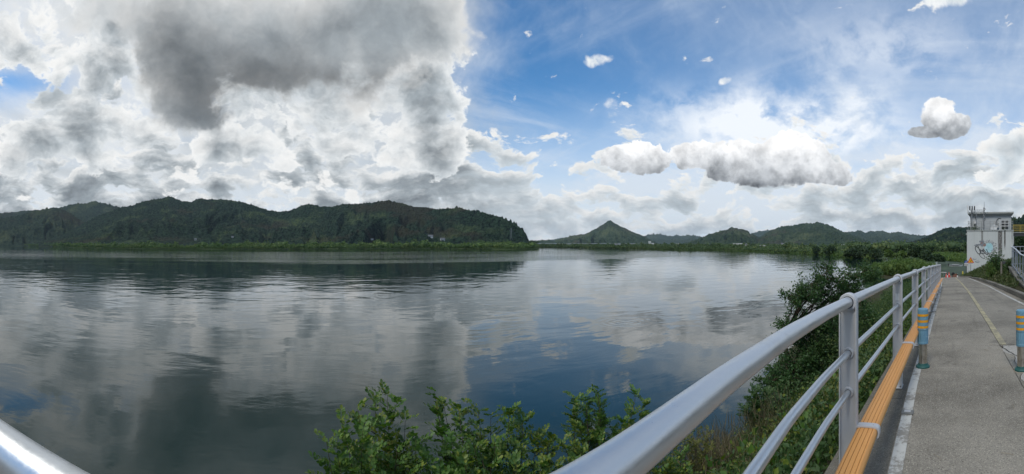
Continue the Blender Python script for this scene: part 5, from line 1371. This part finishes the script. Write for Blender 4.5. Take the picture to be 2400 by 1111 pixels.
house(1038, 562.5, 950, 10, 8, 2.4, 'second dark roofed house just below and right of the hillside hall', 'gable', HL, .2)
house(1729, 576, 950, 22, 14, 9, 'largest white building on the flat land under the low right hill', 'flat', nwin=6, roofmat='house_white')
house(1748, 577, 960, 9, 9, 6, 'small white building right of the largest white one', 'gable')
house(1784, 578, 900, 22, 12, 5, 'long white shed on the right bank between the two hills', 'flat', nwin=6, roofmat='house_white')
house(1838, 578, 900, 13, 10, 6.5, 'white house left of the pair below the broad hill', 'gable', nwin=4)
house(1846, 578, 905, 9, 10, 6, 'white house right of the pair below the broad hill', 'gable', rot=.3)
house(1968, 580, 800, 18, 10, 6, 'white house showing through the trees under the broad hill right slope', 'flat', nwin=5, roofmat='house_white')
house(2050, 581, 600, 11, 8, 6, 'pale blue roofed house behind the domed dark tree', 'gable', roofmat='roof_blue')
house(1331, 576, 1500, 16, 10, 7, 'white house on the shore below the far bridge', 'flat', nwin=4)
house(1447, 577, 1300, 18, 10, 6, 'white house at the foot of the cone shaped hill', 'gable', nwin=4)
house(1523, 572.5, 2200, 14, 12, 24, 'pale apartment block right of the cone shaped hill', 'flat', nwin=5, roofmat='house_white')
house(1531, 573.5, 2150, 22, 12, 14, 'second lower pale block right of the cone shaped hill', 'flat', nwin=6, roofmat='house_white')
house(1588, 573.5, 2100, 20, 12, 12, 'distant white block below the blue hills', 'flat', nwin=6, roofmat='house_white')
# road bridge upstream
MAT['bridge'] = simple('bridge_concrete', (.42, .43, .43), .85, scale=.05)
a, b_ = at(1250, 570.6, 2000), at(1490, 571.8, 2150)
t = empty('road_bridge', a); tag(t, 'long pale road bridge on piers far upstream at the foot of the cone hill', 'bridge')
dv = b_ - a; L = dv.length; rot = math.atan2(dv.y, dv.x); t.rotation_euler = (0, 0, rot)
MB().box((L/2, 0, -1.2), (L, 10, 2.0)).build('deck', MAT['bridge'], t); MB().box((L/2, -5, .4), (L, .3, 1.1)).build('parapet', MAT['bridge'], t)
for i in range(12): MB().box((L*(i + .5)/12, 0, -7.2), (3.2, 6, 10)).build('pier', MAT['bridge'], t)
# lattice pylon on the right end of the left hill
p_ = ground_hit(1198, 562, HL, 950); t = empty('power_pylon', p_); tag(t, 'thin grey lattice pylon low on the right end of the wooded hill', 'pylon')
hp = 26.0
for sx in (-1, 1):
    for sy in (-1, 1): MB().tube([(sx*2.2, sy*2.2, -3), (sx*.7, sy*.7, hp*.7), (sx*.3, sy*.3, hp)], .16, 4).build('leg', MAT['galv'], t)
for z, w in ((hp*.72, 5), (hp*.84, 4.2), (hp*.95, 3.2)): MB().box((0, 0, z), (w*2, .3, .3)).build('cross_arm', MAT['galv'], t)
for i in range(6):
    z0_, z1_ = hp*.7*i/6, hp*.7*(i + 1)/6; w0, w1 = 2.2 - 1.5*i/6, 2.2 - 1.5*(i + 1)/6
    MB().tube([(-w0, -w0, z0_), (w1, -w1, z1_)], .08, 4).build('lattice', MAT['galv'], t)
# white bird resting on the water
p_ = at(1845, 628.5, (EYE - WATER)*F/(629 - YH)); t = empty('water_bird', (p_.x, p_.y, WATER), .6); tag(t, 'lone white bird floating on the open water before the leaning tree', 'bird')
MB().lathe([(.01, -.30), (.07, -.24), (.12, -.10), (.13, .05), (.08, .20), (.02, .28)], n=12).build('body', MAT['sign_white'], t, True)
bb = t.children[0]; bb.rotation_euler = (math.pi/2, 0, 0); bb.location = (0, 0, .07)
MB().tube([(0, -.18, .12), (0, -.24, .24), (0, -.22, .36), (0, -.28, .40)], [.045, .03, .028, .035], 8).build('neck', MAT['sign_white'], t, True)
MB().tube([(0, -.30, .40), (0, -.38, .385)], [.018, .004], 6).build('bill', MAT['sign_yellow'], t, True)

# ------------------------------------------------------------------ the air between here and the hills
m = bpy.data.materials.new('haze'); m.use_nodes = True; m.node_tree.nodes.clear(); S.nt = m.node_tree
o_ = S.nt.nodes.new('ShaderNodeOutputMaterial'); pv = S.nt.nodes.new('ShaderNodeVolumePrincipled')
pv.inputs['Color'].default_value = (.66, .82, 1.0, 1); pv.inputs['Density'].default_value = 3.5e-5; pv.inputs['Anisotropy'].default_value = .2
S.nt.links.new(pv.outputs[0], o_.inputs['Volume'])
hb = MB().box((0, 0, 196), (19600, 19600, 406)).build('haze', m); tag(hb, 'thin pale haze in the air over the whole river valley', 'haze', kind='stuff')
